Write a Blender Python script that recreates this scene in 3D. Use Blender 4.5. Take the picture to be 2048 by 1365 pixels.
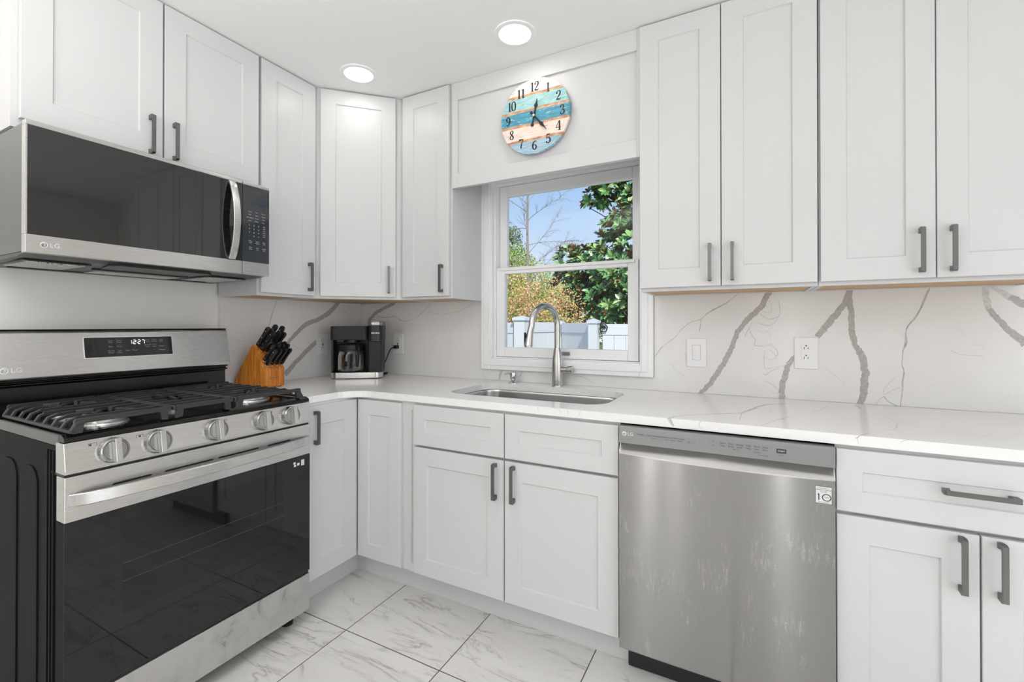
import bpy, bmesh, math, random
from mathutils import Vector, Matrix, noise
PI = math.pi
for o in list(bpy.data.objects): bpy.data.objects.remove(o, do_unlink=True)
S = bpy.context.scene
COL = S.collection
random.seed(7)

# ---------------------------------------------------------------- camera, sky, sun, big lights, exposure
cd = bpy.data.cameras.new('camera'); cam = bpy.data.objects.new('camera', cd); COL.objects.link(cam)
cam.location = (2.26, -2.1865, 1.1937)
cam.rotation_euler = (PI/2 + 0.0048, 0, 0.484)
cd.sensor_width = 36; cd.lens = 909.97/2048*36
cd.shift_x = (1024-1021.18)/2048; cd.shift_y = (647.1-682.5)/2048
cd.clip_start = 0.02; cd.clip_end = 200
S.camera = cam
S.view_settings.view_transform = 'Standard'; S.view_settings.look = 'None'
S.view_settings.exposure = -0.04; S.view_settings.gamma = 1.0; S.view_settings.use_curve_mapping = False

w = bpy.data.worlds.new('sky'); S.world = w; w.use_nodes = True
nt = w.node_tree; nt.nodes.clear()
out = nt.nodes.new('ShaderNodeOutputWorld'); bg = nt.nodes.new('ShaderNodeBackground')
tc = nt.nodes.new('ShaderNodeTexCoord'); sp = nt.nodes.new('ShaderNodeSeparateXYZ'); rp = nt.nodes.new('ShaderNodeValToRGB')
nt.links.new(tc.outputs['Generated'], sp.inputs[0]); nt.links.new(sp.outputs['Z'], rp.inputs[0])
e = rp.color_ramp.elements
e[0].position = 0.0; e[0].color = (.93, .95, 1.0, 1); e[1].position = 0.9; e[1].color = (.16, .33, .78, 1)
x = e.new(.12); x.color = (.68, .82, 1.0, 1); x = e.new(.30); x.color = (.40, .62, .96, 1)
nt.links.new(rp.outputs[0], bg.inputs[0]); bg.inputs[1].default_value = 1.0
nt.links.new(bg.outputs[0], out.inputs[0])

def lamp(name, kind, loc, rot, power, color=(1, 1, 1), **kw):
    l = bpy.data.lights.new(name, kind); l.energy = power; l.color = color
    for k, v in kw.items(): setattr(l, k, v)
    o = bpy.data.objects.new(name, l); o.location = loc; o.rotation_euler = rot; COL.objects.link(o); return o
lamp('sun', 'SUN', (0, 0, 10), (math.radians(48), 0, math.radians(38)), 4.6, (1, .95, .87), angle=.02)
# added area lamps in unseen openings, for interior fill and dishwasher reflection bands
for wx, ww in ((1.06, .11), (1.42, .06), (2.70, .10)):
    lamp('reflection_strip_lamp', 'AREA', (wx, -4.52, 1.10), (PI/2, 0, 0), 44*ww, (1, .985, .965), shape='RECTANGLE', size=ww, size_y=2.05)
lamp('right_fill_lamp', 'AREA', (4.22, -2.3, 1.2), (PI/2, 0, PI/2), 22, (1, .995, .985), shape='RECTANGLE', size=2.1, size_y=1.9)

# added upward fill lamp beside the camera, standing in for a bounced flash
lamp('ceiling_bounce_fill', 'AREA', (1.35, -2.75, 1.62), (PI, 0, 0), 37, (1, .99, .975), shape='DISK', size=.9)

# ---------------------------------------------------------------- material helpers
def mat(name, col=(.8, .8, .8), rough=.5, metal=0, spec=.5, emit=None, es=1, **kw):
    m = bpy.data.materials.new(name); m.use_nodes = True
    b = m.node_tree.nodes['Principled BSDF']
    b.inputs['Base Color'].default_value = (*col, 1); b.inputs['Roughness'].default_value = rough
    b.inputs['Metallic'].default_value = metal; b.inputs['Specular IOR Level'].default_value = spec
    if emit: b.inputs['Emission Color'].default_value = (*emit, 1); b.inputs['Emission Strength'].default_value = es
    for k, v in kw.items(): b.inputs[k].default_value = v
    return m
class NT:
    def __init__(s, m): s.m = m; s.t = m.node_tree; s.b = s.t.nodes.get('Principled BSDF')
    def n(s, t, **kw):
        q = s.t.nodes.new(t)
        for k, v in kw.items(): setattr(q, k, v)
        return q
    def l(s, a, b): s.t.links.new(a, b)
    def coord(s, sc=(1, 1, 1), rot=(0, 0, 0)):
        c = s.n('ShaderNodeTexCoord'); mp = s.n('ShaderNodeMapping'); mp.inputs['Scale'].default_value = sc
        mp.inputs['Rotation'].default_value = rot; s.l(c.outputs['Object'], mp.inputs[0]); return mp.outputs[0]
    def noise(s, vec, scale, detail=4, rough=.5, dist=0):
        q = s.n('ShaderNodeTexNoise'); q.inputs['Scale'].default_value = scale; q.inputs['Detail'].default_value = detail
        q.inputs['Roughness'].default_value = rough; q.inputs['Distortion'].default_value = dist
        if vec is not None: s.l(vec, q.inputs['Vector'])
        return q.outputs['Fac']
    def ramp(s, fac, stops, interp='LINEAR'):
        r = s.n('ShaderNodeValToRGB'); r.color_ramp.interpolation = interp; el = r.color_ramp.elements
        while len(el) > 1: el.remove(el[-1])
        el[0].position = stops[0][0]; el[0].color = (*stops[0][1], 1)
        for p, c in stops[1:]:
            q = el.new(p); q.color = (*c, 1)
        s.l(fac, r.inputs[0]); return r.outputs[0]
    def math(s, op, a, b=None, c=None):
        q = s.n('ShaderNodeMath', operation=op)
        for i, v in enumerate((a, b, c)):
            if v is None: continue
            if isinstance(v, (int, float)): q.inputs[i].default_value = v
            else: s.l(v, q.inputs[i])
        return q.outputs[0]
    def mix(s, f, a, b, mode='MIX'):
        q = s.n('ShaderNodeMix', data_type='RGBA', blend_type=mode)
        for i, v in ((0, f), (6, a), (7, b)):
            if isinstance(v, (int, float)): q.inputs[i].default_value = v
            elif isinstance(v, tuple): q.inputs[i].default_value = (*v, 1)
            else: s.l(v, q.inputs[i])
        return q.outputs[2]
    def bump(s, h, strength=.2, dist=.002):
        q = s.n('ShaderNodeBump'); q.inputs['Strength'].default_value = strength; q.inputs['Distance'].default_value = dist
        s.l(h, q.inputs['Height']); s.l(q.outputs[0], s.b.inputs['Normal'])
    def base(s, c): s.l(c, s.b.inputs['Base Color'])

M = {}
M['paint'] = mat('cabinet_white_paint', (.67, .67, .673), .34, spec=.4)
n = NT(M['paint']); n.bump(n.noise(n.coord(), 260, 2), .04, .0005)
M['seam'] = mat('cabinet_shadow_gap', (.75, .75, .75), .6)
M['wall'] = mat('wall_paint_warm_white', (.86, .845, .81), .6)
n = NT(M['wall']); n.bump(n.noise(n.coord(), 180, 3), .08, .0008)
M['ceil'] = mat('ceiling_paint', (.87, .87, .87), .8)
n = NT(M['ceil']); n.bump(n.noise(n.coord(), 60, 4), .08, .001)
M['trimw'] = mat('window_white_vinyl', (.93, .935, .94), .32)
M['ply'] = mat('maple_plywood', (.60, .40, .24), .6)
n = NT(M['ply']); n.base(n.ramp(n.noise(n.coord((3, 30, 3)), 5, 5), [(.3, (.50, .31, .17)), (.7, (.72, .50, .32))]))
M['nickel'] = mat('brushed_nickel', (.33, .32, .31), .33, 1)
M['nickel_dark'] = mat('pull_nickel', (.19, .187, .184), .34, 1)
M['chrome'] = mat('chrome', (.75, .75, .76), .12, 1)
M['faucet'] = mat('stainless_faucet', (.58, .57, .55), .24, 1)
def aniso(n, amount):
    """horizontal brushing: reflections smear vertically"""
    tg = n.n('ShaderNodeTangent', direction_type='RADIAL', axis='Z'); n.l(tg.outputs[0], n.b.inputs['Tangent'])
    n.b.inputs['Anisotropic'].default_value = amount; n.b.inputs['Anisotropic Rotation'].default_value = .25
def steel(name, col, rough, vec_scale, bumpy=.08, smudge=False, tint=None):
    m = mat(name, col, rough, 1); n = NT(m)
    f = n.noise(n.coord(vec_scale), 6, 5, .6)
    r = n.n('ShaderNodeMapRange'); n.l(f, r.inputs[0]); r.inputs[3].default_value = rough-.03; r.inputs[4].default_value = rough+.05
    n.l(r.outputs[0], n.b.inputs['Roughness'])
    if smudge:
        g = n.noise(n.coord((1.4, 1.4, 1)), 11, 7, .62, .6)
        c = n.ramp(g, [(.44, col), (.60, tuple(v*.90 for v in col)), (.66, tuple(v*.62 for v in col)), (.72, tuple(v*.8 for v in col))])
        n.base(c)
    aniso(n, .75); return m
M['ss_h'] = steel('stainless_brushed_range', (.66, .655, .645), .26, (40, 1.5, 300))
M['ss_drawer'] = steel('stainless_smudged_drawer', (.66, .655, .645), .30, (40, 1.5, 300), smudge=True)
M['ss_dw'] = mat('stainless_dishwasher_door', (.37, .365, .36), .21, 1)
n = NT(M['ss_dw']); f = n.noise(n.coord((2, 40, 200)), 5, 4, .6); sc = n.noise(n.coord((45, 45, 7)), 3.2, 7, .72, .3); s2 = n.noise(n.coord((4, 4, 3)), 2.2, 3); s3 = n.noise(n.coord((90, 90, 90)), 3, 2)
k_ = n.math('MULTIPLY', n.math('MULTIPLY', sc, s2), n.math('ADD', .6, n.math('MULTIPLY', s3, .8)))
n.base(n.ramp(k_, [(.30, (.37, .365, .36)), (.40, (.47, .465, .455)), (.50, (.62, .615, .605))]))
aniso(n, .96)
M['ss_dw_pocket'] = steel('stainless_pocket_handle', (.74, .73, .71), .24, (1.5, 40, 300))
M['dw_panel'] = mat('grey_metal_panel', (.30, .30, .305), .38, .75)
M['ss_sink'] = steel('stainless_sink', (.62, .61, .60), .22, (2, 2, 120))
M['blk_glass'] = mat('black_appliance_glass', (.005, .005, .006), .03, spec=.62)
M['mw_glass'] = mat('microwave_black_glass', (.007, .007, .0075), .03, spec=1.0)
M['blk_glass2'] = mat('oven_window_glass', (.009, .009, .0095), .04, spec=.5)
M['panel_glass'] = mat('grey_control_glass', (.035, .04, .048), .07, spec=.7)
M['knob'] = mat('knob_steel_dark_reflection', (.36, .355, .35), .20, 1)  # darkened colour stands in for dark reflections around the knob
M['knob_grip'] = mat('bright_steel_grip', (.60, .595, .585), .28, 1)
M['enamel'] = mat('black_enamel', (.007, .007, .007), .12, spec=.4)
M['iron'] = mat('cast_iron_grate', (.028, .028, .030), .40, spec=.5)
n = NT(M['iron']); n.bump(n.noise(n.coord(), 500, 3), .12, .0005)
M['side_dark'] = mat('dark_painted_steel', (.010, .010, .011), .40, 0, spec=.03)
M['mw_side'] = mat('grey_painted_steel', (.13, .13, .134), .16, .8)
M['mw_under'] = mat('underside_grey_metal', (.10, .10, .104), .38, .5)
M['black'] = mat('black_plastic', (.012, .012, .013), .35)
M['black_mat'] = mat('charcoal_plastic', (.016, .016, .018), .42, spec=.35)
M['alu'] = mat('aluminium_burner', (.62, .62, .61), .3, 1)
M['mesh'] = mat('filter_mesh', (.5, .5, .5), .35, 1)
n = NT(M['mesh']); v = n.n('ShaderNodeTexVoronoi'); v.inputs['Scale'].default_value = 240; n.l(n.coord(), v.inputs[0])
n.base(n.ramp(v.outputs['Distance'], [(.25, (.02, .02, .02)), (.5, (.75, .75, .74))]))
M['white_txt'] = mat('white_print', (.8, .8, .8), .5)
M['grey_txt'] = mat('grey_print', (.30, .31, .32), .5)
M['silver_txt'] = mat('silver_print', (.86, .86, .85), .3, .6)
M['dark_txt'] = mat('dark_print', (.06, .06, .065), .5)
M['led'] = mat('white_led_digits', (.9, .95, 1), .4, emit=(.85, .93, 1), es=1.6)
M['sticker'] = mat('white_sticker', (.78, .79, .79), .45)
M['plate'] = mat('white_wall_plate', (.84, .84, .85), .3)
M['slot'] = mat('outlet_slot', (.01, .01, .01), .6)
M['lampglow'] = mat('downlight_lens', (1, 1, 1), .5, emit=(1, .965, .92), es=16)
M['lamptrim'] = mat('downlight_trim', (.86, .86, .86), .4)
M['cord'] = mat('black_cord', (.01, .01, .01), .4)

# quartz with faint soft clouding
def quartz(name, a, b):
    m = mat(name, a, .16, spec=.5); n = NT(m)
    f = n.noise(n.coord(), 2.2, 6, .55, .8)
    f2 = n.noise(n.coord(), 7, 7, .6, 1.5)
    r1 = n.ramp(f, [(.35, a), (.7, b)])
    thin = n.math('ABSOLUTE', n.math('SUBTRACT', f2, .5))
    k = n.ramp(thin, [(0, (.965, .965, .965)), (.008, (1, 1, 1))])
    n.base(n.mix(1.0, r1, k, 'MULTIPLY')); return m
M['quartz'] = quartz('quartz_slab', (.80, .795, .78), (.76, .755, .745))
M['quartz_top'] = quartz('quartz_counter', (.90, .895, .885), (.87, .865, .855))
M['vein'] = mat('quartz_vein_taupe', (.4, .38, .36), .2)
n = NT(M['vein']); f = n.noise(n.coord(), 95, 7, .85, .8)
n.base(n.ramp(f, [(.30, (.27, .25, .235)), (.47, (.42, .40, .38)), (.62, (.50, .48, .46)), (.72, (.72, .71, .70))]))
M['vein_l'] = mat('quartz_vein_light', (.56, .545, .53), .2)
n = NT(M['vein_l']); f = n.noise(n.coord(), 60, 5, .7, .6)
n.base(n.ramp(f, [(.35, (.50, .485, .47)), (.65, (.72, .71, .70))]))
M['crack'] = mat('quartz_hairline', (.43, .41, .39), .25)
n = NT(M['crack']); f = n.noise(n.coord(), 30, 4, .7)
n.base(n.ramp(f, [(.35, (.36, .345, .33)), (.65, (.66, .65, .64))]))
M['crack_l'] = mat('quartz_hairline_faint', (.62, .605, .59), .25)

# floor: 45 x 44 cm polished marble-look tiles with dark grout
M['floor'] = mat('marble_floor_tile', (.7, .69, .66), .16, spec=.45); n = NT(M['floor'])
c = n.n('ShaderNodeTexCoord'); sx = n.n('ShaderNodeSeparateXYZ'); n.l(c.outputs['Object'], sx.inputs[0])
u = n.math('DIVIDE', n.math('SUBTRACT', sx.outputs[0], .862-.45*8), .4495); v = n.math('DIVIDE', n.math('ADD', sx.outputs[1], .898+.44*12), .4395)
fu = n.math('FRACT', u); fv = n.math('FRACT', v); iu = n.math('FLOOR', u); iv = n.math('FLOOR', v)
du = n.math('MULTIPLY', n.math('MINIMUM', fu, n.math('SUBTRACT', 1, fu)), .4495)
dv = n.math('MULTIPLY', n.math('MINIMUM', fv, n.math('SUBTRACT', 1, fv)), .4395)
d = n.math('MINIMUM', du, dv)
cb = n.n('ShaderNodeCombineXYZ'); n.l(n.math('ADD', n.math('MULTIPLY', iu, 3.7), sx.outputs[0]), cb.inputs[0])
n.l(n.math('ADD', n.math('MULTIPLY', iv, 5.3), sx.outputs[1]), cb.inputs[1]); n.l(n.math('ADD', n.math('MULTIPLY', iu, 1.3), n.math('MULTIPLY', iv, 2.1)), cb.inputs[2])
mp = n.n('ShaderNodeMapping'); mp.inputs['Rotation'].default_value = (0, 0, .55); mp.inputs['Scale'].default_value = (.8, 3.0, 1); n.l(cb.outputs[0], mp.inputs[0])
f1 = n.noise(mp.outputs[0], 2.6, 8, .62, 1.2); ridge = n.math('ABSOLUTE', n.math('SUBTRACT', f1, .5))
cl = n.noise(mp.outputs[0], 1.7, 5, .5)
basec = n.ramp(cl, [(.3, (.70, .68, .645)), (.7, (.79, .775, .745))])
mask = n.math('MULTIPLY', n.ramp(ridge, [(0, (1, 1, 1)), (.018, (.25, .25, .25)), (.05, (0, 0, 0))]), n.ramp(n.noise(mp.outputs[0], 4.3, 4), [(.42, (0, 0, 0)), (.62, (.8, .8, .8))]))
vein = n.mix(mask, basec, (.34, .325, .31))
gm = n.math('LESS_THAN', d, .0019)
n.base(n.mix(gm, vein, (.10, .09, .08)))
rr = n.math('ADD', n.math('MULTIPLY', gm, .5), .2); n.l(rr, n.b.inputs['Roughness'])
n.bump(n.math('SUBTRACT', 1, gm), .5, .001)

# block wood
M['wood'] = mat('knife_block_wood', (.6, .25, .05), .38); n = NT(M['wood'])
f = n.noise(n.coord((30, 30, 2.2)), 3, 6, .6, .4)
n.base(n.ramp(f, [(.30, (.38, .10, .012)), (.5, (.62, .21, .025)), (.7, (.80, .33, .05))]))

# ---------------------------------------------------------------- mesh helpers
def T(x, y, z=0, deg=0): return Matrix.Translation((x, y, z)) @ Matrix.Rotation(math.radians(deg), 4, 'Z')
class MB:
    def __init__(s): s.bm = bmesh.new()
    def merge(s, b, mi=0, X=None):
        if X is not None: bmesh.ops.transform(b, matrix=X, verts=b.verts)
        mp = {v: s.bm.verts.new(v.co) for v in b.verts}
        for f in b.faces:
            try: g = s.bm.faces.new([mp[v] for v in f.verts]); g.material_index = mi if mi is not None else f.material_index
            except ValueError: pass
        b.free(); return s
    def box(s, x0, x1, y0, y1, z0, z1, mi=0, bev=0, X=None, seg=2):
        b = bmesh.new()
        vs = [b.verts.new(p) for p in ((x0,y0,z0),(x1,y0,z0),(x1,y1,z0),(x0,y1,z0),(x0,y0,z1),(x1,y0,z1),(x1,y1,z1),(x0,y1,z1))]
        for f in ((3,2,1,0),(4,5,6,7),(0,1,5,4),(1,2,6,5),(2,3,7,6),(3,0,4,7)): b.faces.new([vs[i] for i in f])
        if bev: bmesh.ops.bevel(b, geom=list(b.edges), offset=bev, segments=seg, affect='EDGES', profile=.5)
        return s.merge(b, mi, X)
    def prism(s, pts, axis, a, c, mi=0, bev=0, X=None):
        # pts: 2D loop in the other two axes (x: (y,z), y: (x,z), z: (x,y))
        def P(p, t): return {'x': (t, p[0], p[1]), 'y': (p[0], t, p[1]), 'z': (p[0], p[1], t)}[axis]
        b = bmesh.new(); A = [b.verts.new(P(p, a)) for p in pts]; B = [b.verts.new(P(p, c)) for p in pts]; k = len(pts)
        b.faces.new(A); b.faces.new(B[::-1])
        for i in range(k): b.faces.new((A[i], B[i], B[(i+1) % k], A[(i+1) % k]))
        bmesh.ops.recalc_face_normals(b, faces=b.faces)
        if bev: bmesh.ops.bevel(b, geom=list(b.edges), offset=bev, segments=2, affect='EDGES', profile=.5)
        return s.merge(b, mi, X)
    def lathe(s, prof, X=None, nseg=32, mi=0, capb=True, capt=True):
        b = bmesh.new(); rings = []
        for r, z in prof: rings.append([b.verts.new((r*math.cos(2*PI*i/nseg), r*math.sin(2*PI*i/nseg), z)) for i in range(nseg)])
        for a, c in zip(rings, rings[1:]):
            for i in range(nseg): b.faces.new((a[i], a[(i+1) % nseg], c[(i+1) % nseg], c[i]))
        if capb: b.faces.new(rings[0][::-1])
        if capt: b.faces.new(rings[-1])
        return s.merge(b, mi, X)
    def cyl(s, p0, p1, r0, r1=None, nseg=20, mi=0):
        p0 = Vector(p0); p1 = Vector(p1); d = p1-p0; r1 = r0 if r1 is None else r1
        X = Matrix.Translation(p0) @ d.to_track_quat('Z', 'Y').to_matrix().to_4x4()
        return s.lathe([(r0, 0), (r1, d.length)], X, nseg, mi)
    def tube(s, path, r, nseg=12, mi=0, rect=None, up=None):
        # swept round (r may be a list) or rectangular (rect=(w,h)) section
        pts = [Vector(p) for p in path]; b = bmesh.new(); rings = []; N = len(pts)
        u = Vector(up) if up else None; prev = None
        for i, p in enumerate(pts):
            t = (pts[min(i+1, N-1)]-pts[max(i-1, 0)]).normalized()
            if u is None:
                if prev is None:
                    a = Vector((0, 0, 1)) if abs(t.z) < .9 else Vector((1, 0, 0)); s1 = t.cross(a).normalized()
                else: s1 = (prev - t*prev.dot(t)).normalized()
                prev = s1
            else: s1 = t.cross(u).normalized()
            s2 = s1.cross(t).normalized()
            if rect:
                w2, h2 = rect[0]/2, rect[1]/2; c = min(w2, h2)*.3
                sec = [(w2, -h2+c), (w2, h2-c), (w2-c, h2), (-w2+c, h2), (-w2, h2-c), (-w2, -h2+c), (-w2+c, -h2), (w2-c, -h2)]
                rings.append([b.verts.new(p+s1*q[0]+s2*q[1]) for q in sec])
            else:
                rr = r[i] if isinstance(r, (list, tuple)) else r
                rings.append([b.verts.new(p+s1*(rr*math.cos(2*PI*k/nseg))+s2*(rr*math.sin(2*PI*k/nseg))) for k in range(nseg)])
        k = len(rings[0])
        for a, c in zip(rings, rings[1:]):
            for i in range(k): b.faces.new((a[i], a[(i+1) % k], c[(i+1) % k], c[i]))
        b.faces.new(rings[0][::-1]); b.faces.new(rings[-1])
        bmesh.ops.recalc_face_normals(b, faces=b.faces)
        return s.merge(b, mi)
    def quad(s, pts, mi=0):
        f = s.bm.faces.new([s.bm.verts.new(p) for p in pts]); f.material_index = mi; return s
    def build(s, name, mats, parent=None, flat=False, ang=.62):
        bm = s.bm
        if not flat:
            bmesh.ops.recalc_face_normals(bm, faces=bm.faces)
            for f in bm.faces: f.smooth = True
            for ed in bm.edges: ed.smooth = (len(ed.link_faces) == 2 and ed.calc_face_angle(0) < ang)
        me = bpy.data.meshes.new(name); bm.to_mesh(me); bm.free()
        for m in (mats if isinstance(mats, (list, tuple)) else [mats]): me.materials.append(M[m] if isinstance(m, str) else m)
        o = bpy.data.objects.new(name, me); COL.objects.link(o)
        if not flat: wn = o.modifiers.new('normals', 'WEIGHTED_NORMAL'); wn.keep_sharp = True
        if parent: o.parent = parent
        return o
def arc(cx, cy, r, a0, a1, k=8): return [(cx+r*math.cos(math.radians(a0+(a1-a0)*i/k)), cy+r*math.sin(math.radians(a0+(a1-a0)*i/k))) for i in range(k+1)]
def rrect(x0, x1, y0, y1, r, k=6): return arc(x1-r, y0+r, r, -90, 0, k)+arc(x1-r, y1-r, r, 0, 90, k)+arc(x0+r, y1-r, r, 90, 180, k)+arc(x0+r, y0+r, r, 180, 270, k)
def tag(o, label, cat, group=None):
    o['label'] = label; o['category'] = cat
    if group: o['group'] = group
    return o
def empty(name, loc=(0, 0, 0), rot=(0, 0, 0)):
    o = bpy.data.objects.new(name, None); o.empty_display_size = .05; o.location = loc; o.rotation_euler = rot; COL.objects.link(o); return o
def thing(name, label, cat, loc=(0, 0, 0), rot=(0, 0, 0), group=None): return tag(empty(name, loc, rot), label, cat, group)
def structure(o): o['kind'] = 'structure'; return o
def text_mesh(body, size, X, name, m, parent, extrude=.0002, align='CENTER', spacing=1.0):
    cu = bpy.data.curves.new('t', 'FONT'); cu.body = body; cu.size = size; cu.extrude = extrude; cu.align_x = align; cu.align_y = 'CENTER'; cu.resolution_u = 3; cu.space_character = spacing
    t = bpy.data.objects.new('t', cu); COL.objects.link(t); bpy.context.view_layer.update()
    me = bpy.data.meshes.new_from_object(t); me.transform(X); bpy.data.objects.remove(t); bpy.data.curves.remove(cu)
    me.name = name; me.materials.clear(); me.materials.append(M[m])
    o = bpy.data.objects.new(name, me); COL.objects.link(o); o.parent = parent; return o
def text_join(items, name, m, parent, base):
    """several words printed on one surface as one mesh: items = (text, size, x, y) in the surface's own frame"""
    bm = bmesh.new()
    for body, size, px, py in items:
        cu = bpy.data.curves.new('t', 'FONT'); cu.body = body; cu.size = size; cu.extrude = .0001; cu.align_x = 'CENTER'; cu.align_y = 'CENTER'; cu.resolution_u = 2
        t = bpy.data.objects.new('t', cu); COL.objects.link(t); bpy.context.view_layer.update()
        me = bpy.data.meshes.new_from_object(t); me.transform(base @ Matrix.Translation((px, py, 0)))
        bm.from_mesh(me); bpy.data.objects.remove(t); bpy.data.curves.remove(cu); bpy.data.meshes.remove(me)
    me = bpy.data.meshes.new(name); bm.to_mesh(me); bm.free(); me.materials.clear(); me.materials.append(M[m])
    o = bpy.data.objects.new(name, me); COL.objects.link(o); o.parent = parent; return o
RX = Matrix.Rotation(PI/2, 4, 'X')
def face_front(x, y, z): return Matrix.Translation((x, y, z)) @ RX                      # text facing -Y
def face_right(x, y, z): return Matrix.Translation((x, y, z)) @ Matrix.Rotation(PI/2, 4, 'Z') @ RX   # text facing +X

# ---------------------------------------------------------------- room shell
ZC = 2.410; WT = .16
XR, YF = 4.2, -4.5
structure(MB().box(-.3, XR+.3, YF-.3, .16, -.12, 0).build('floor', 'floor'))
structure(MB().box(-.5, XR+.5, YF-.5, .5, ZC, ZC+.25).build('ceiling', 'ceil'))
structure(MB().box(-.18, -.018, YF, .16, 0, ZC).build('wall_left', 'wall'))
WX0, WX1, WZ0, WZ1 = .999, 1.811, 1.008, 1.985
b = MB(); b.box(-.018, WX0, .012, .16, 0, ZC); b.box(WX1, XR, .012, .16, 0, ZC); b.box(WX0, WX1, .012, .16, 0, WZ0); b.box(WX0, WX1, .012, .16, WZ1, ZC)
structure(b.build('wall_back', 'wall'))
# behind the camera: slim slots invented for dishwasher reflections ; right: opening added for fill
b = MB(); y0, y1 = YF-.16, YF
xs = [-.018, 1.0, 1.12, 1.385, 1.455, 2.645, 2.755, XR]
for i in range(0, 7, 2): b.box(xs[i], xs[i+1], y0, y1, 0, ZC)
for i in (1, 3, 5): b.box(xs[i], xs[i+1], y0, y1, 0, .06); b.box(xs[i], xs[i+1], y0, y1, 2.15, ZC)
structure(b.build('wall_front', 'wall'))
b = MB(); x0, x1 = XR, XR+.16
b.box(x0, x1, YF, -3.4, 0, ZC); b.box(x0, x1, -1.2, .16, 0, ZC); b.box(x0, x1, -3.4, -1.2, 0, .2); b.box(x0, x1, -3.4, -1.2, 2.15, ZC)
structure(b.build('wall_right', 'wall'))

# ---------------------------------------------------------------- window_1 above the sink
win = structure(empty('window_1', (1.4, 0, 1.0)))
def wpart(mb, name, m):
    o = mb.build(name, m, win); o.matrix_parent_inverse = Matrix.Translation((-1.4, 0, -1.0)); return o
def ring(mb, x0, x1, z0, z1, w, ya, yb, bev=.002, wb=None, wt=None):
    wb = wb or w; wt = wt or w
    mb.box(x0, x0+w, ya, yb, z0, z1, bev=bev); mb.box(x1-w, x1, ya, yb, z0, z1, bev=bev)
    mb.box(x0+w, x1-w, ya, yb, z0, z0+wb, bev=bev); mb.box(x0+w, x1-w, ya, yb, z1-wt, z1, bev=bev)
b = MB(); ring(b, .935, 1.865, .953, 2.045, .062, -.020, .012, .003); ring(b, .958, 1.842, .976, 2.02, .03, -.026, -.018, .002); ring(b, .985, 1.818, .997, 2.00, .016, -.014, .03, .002)
wpart(b, 'window_casing', 'trimw')
b = MB(); ring(b, WX0, WX1, WZ0, WZ1, .012, .014, .15, .0015); wpart(b, 'window_frame', 'trimw')
b = MB(); ring(b, 1.012, 1.790, 1.022, 1.512, .051, .018, .048, .003, wb=.052, wt=.034); b.box(1.03, 1.775, .008, .018, 1.496, 1.512, bev=.002); wpart(b, 'lower_sash', 'trimw')
b = MB(); ring(b, 1.012, 1.800, 1.490, 1.972, .046, .055, .085, .003, wb=.028, wt=.058); wpart(b, 'upper_sash', 'trimw')
g = bpy.data.materials.new('window_pane_glass'); g.use_nodes = True; t = g.node_tree; t.nodes.clear()
o_ = t.nodes.new('ShaderNodeOutputMaterial'); mx = t.nodes.new('ShaderNodeMixShader'); tr = t.nodes.new('ShaderNodeBsdfTransparent'); gl = t.nodes.new('ShaderNodeBsdfGlossy'); fr = t.nodes.new('ShaderNodeFresnel')
gl.inputs['Roughness'].default_value = .0; fr.inputs[0].default_value = 1.25
t.links.new(fr.outputs[0], mx.inputs[0]); t.links.new(tr.outputs[0], mx.inputs[1]); t.links.new(gl.outputs[0], mx.inputs[2]); t.links.new(mx.outputs[0], o_.inputs[0]); M['pane'] = g
wpart(MB().box(1.062, 1.740, .031, .034, 1.073, 1.479), 'window_pane', 'pane')
wpart(MB().box(1.057, 1.756, .068, .071, 1.517, 1.915), 'window_pane', 'pane')
wpart(MB().box(1.385, 1.445, .010, .018, 1.040, 1.058, bev=.002), 'sash_lift', 'dw_panel')

# ---------------------------------------------------------------- shaker fronts and pulls
def front(w, h, t=.019, rail=.072, X=None, lip=.010, dep=.0065):
    """recessed panel front: local x 0..w, z 0..h, back at y=0, face at y=-t"""
    b = bmesh.new(); c = .0015
    L = [((c, -t), (c, c)), ]
    def loop(i, y): return [b.verts.new(p) for p in ((i, y, i), (w-i, y, i), (w-i, y, h-i), (i, y, h-i))]
    r = min(rail, w*.28, h*.34)
    loops = [loop(0, 0), loop(0, -t+c), loop(c, -t), loop(r, -t), loop(r+.002, -t+dep*.75), loop(r+.0035, -t+dep)]
    b.faces.new(loops[0]);
    for a, d_ in zip(loops, loops[1:]):
        for i in range(4): b.faces.new((a[i], a[(i+1) % 4], d_[(i+1) % 4], d_[i]))
    b.faces.new(loops[-1]); bmesh.ops.recalc_face_normals(b, faces=b.faces)
    m = MB(); m.merge(b, 0, X); return m
def pull(L=.143, X=None):
    """flat bar pull: local z along the bar, base at y=0, sticking out to -y"""
    m = MB(); h = L/2; w2 = .0055; so = .030; th = .008
    pts = [(0, h-.002), (-so*.72, h-.002+.002), (-so, h-.004), (-so, -h+.004), (-so*.72, -h), (0, -h+.002), (0, -h+.018), (-so+th+.003, -h+.014), (-so+th, -h+.018), (-so+th, h-.018), (-so+th+.003, h-.014), (0, h-.018)]
    b = bmesh.new(); A = [b.verts.new((-w2, p[0], p[1])) for p in pts]; B = [b.verts.new((w2, p[0], p[1])) for p in pts]
    k = len(pts); b.faces.new(A); b.faces.new(B[::-1])
    for i in range(k): b.faces.new((A[i], B[i], B[(i+1) % k], A[(i+1) % k]))
    bmesh.ops.recalc_face_normals(b, faces=b.faces); bmesh.ops.triangulate(b, faces=[f for f in b.faces if len(f.verts) > 4])
    m.merge(b, 0, X); return m
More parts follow.
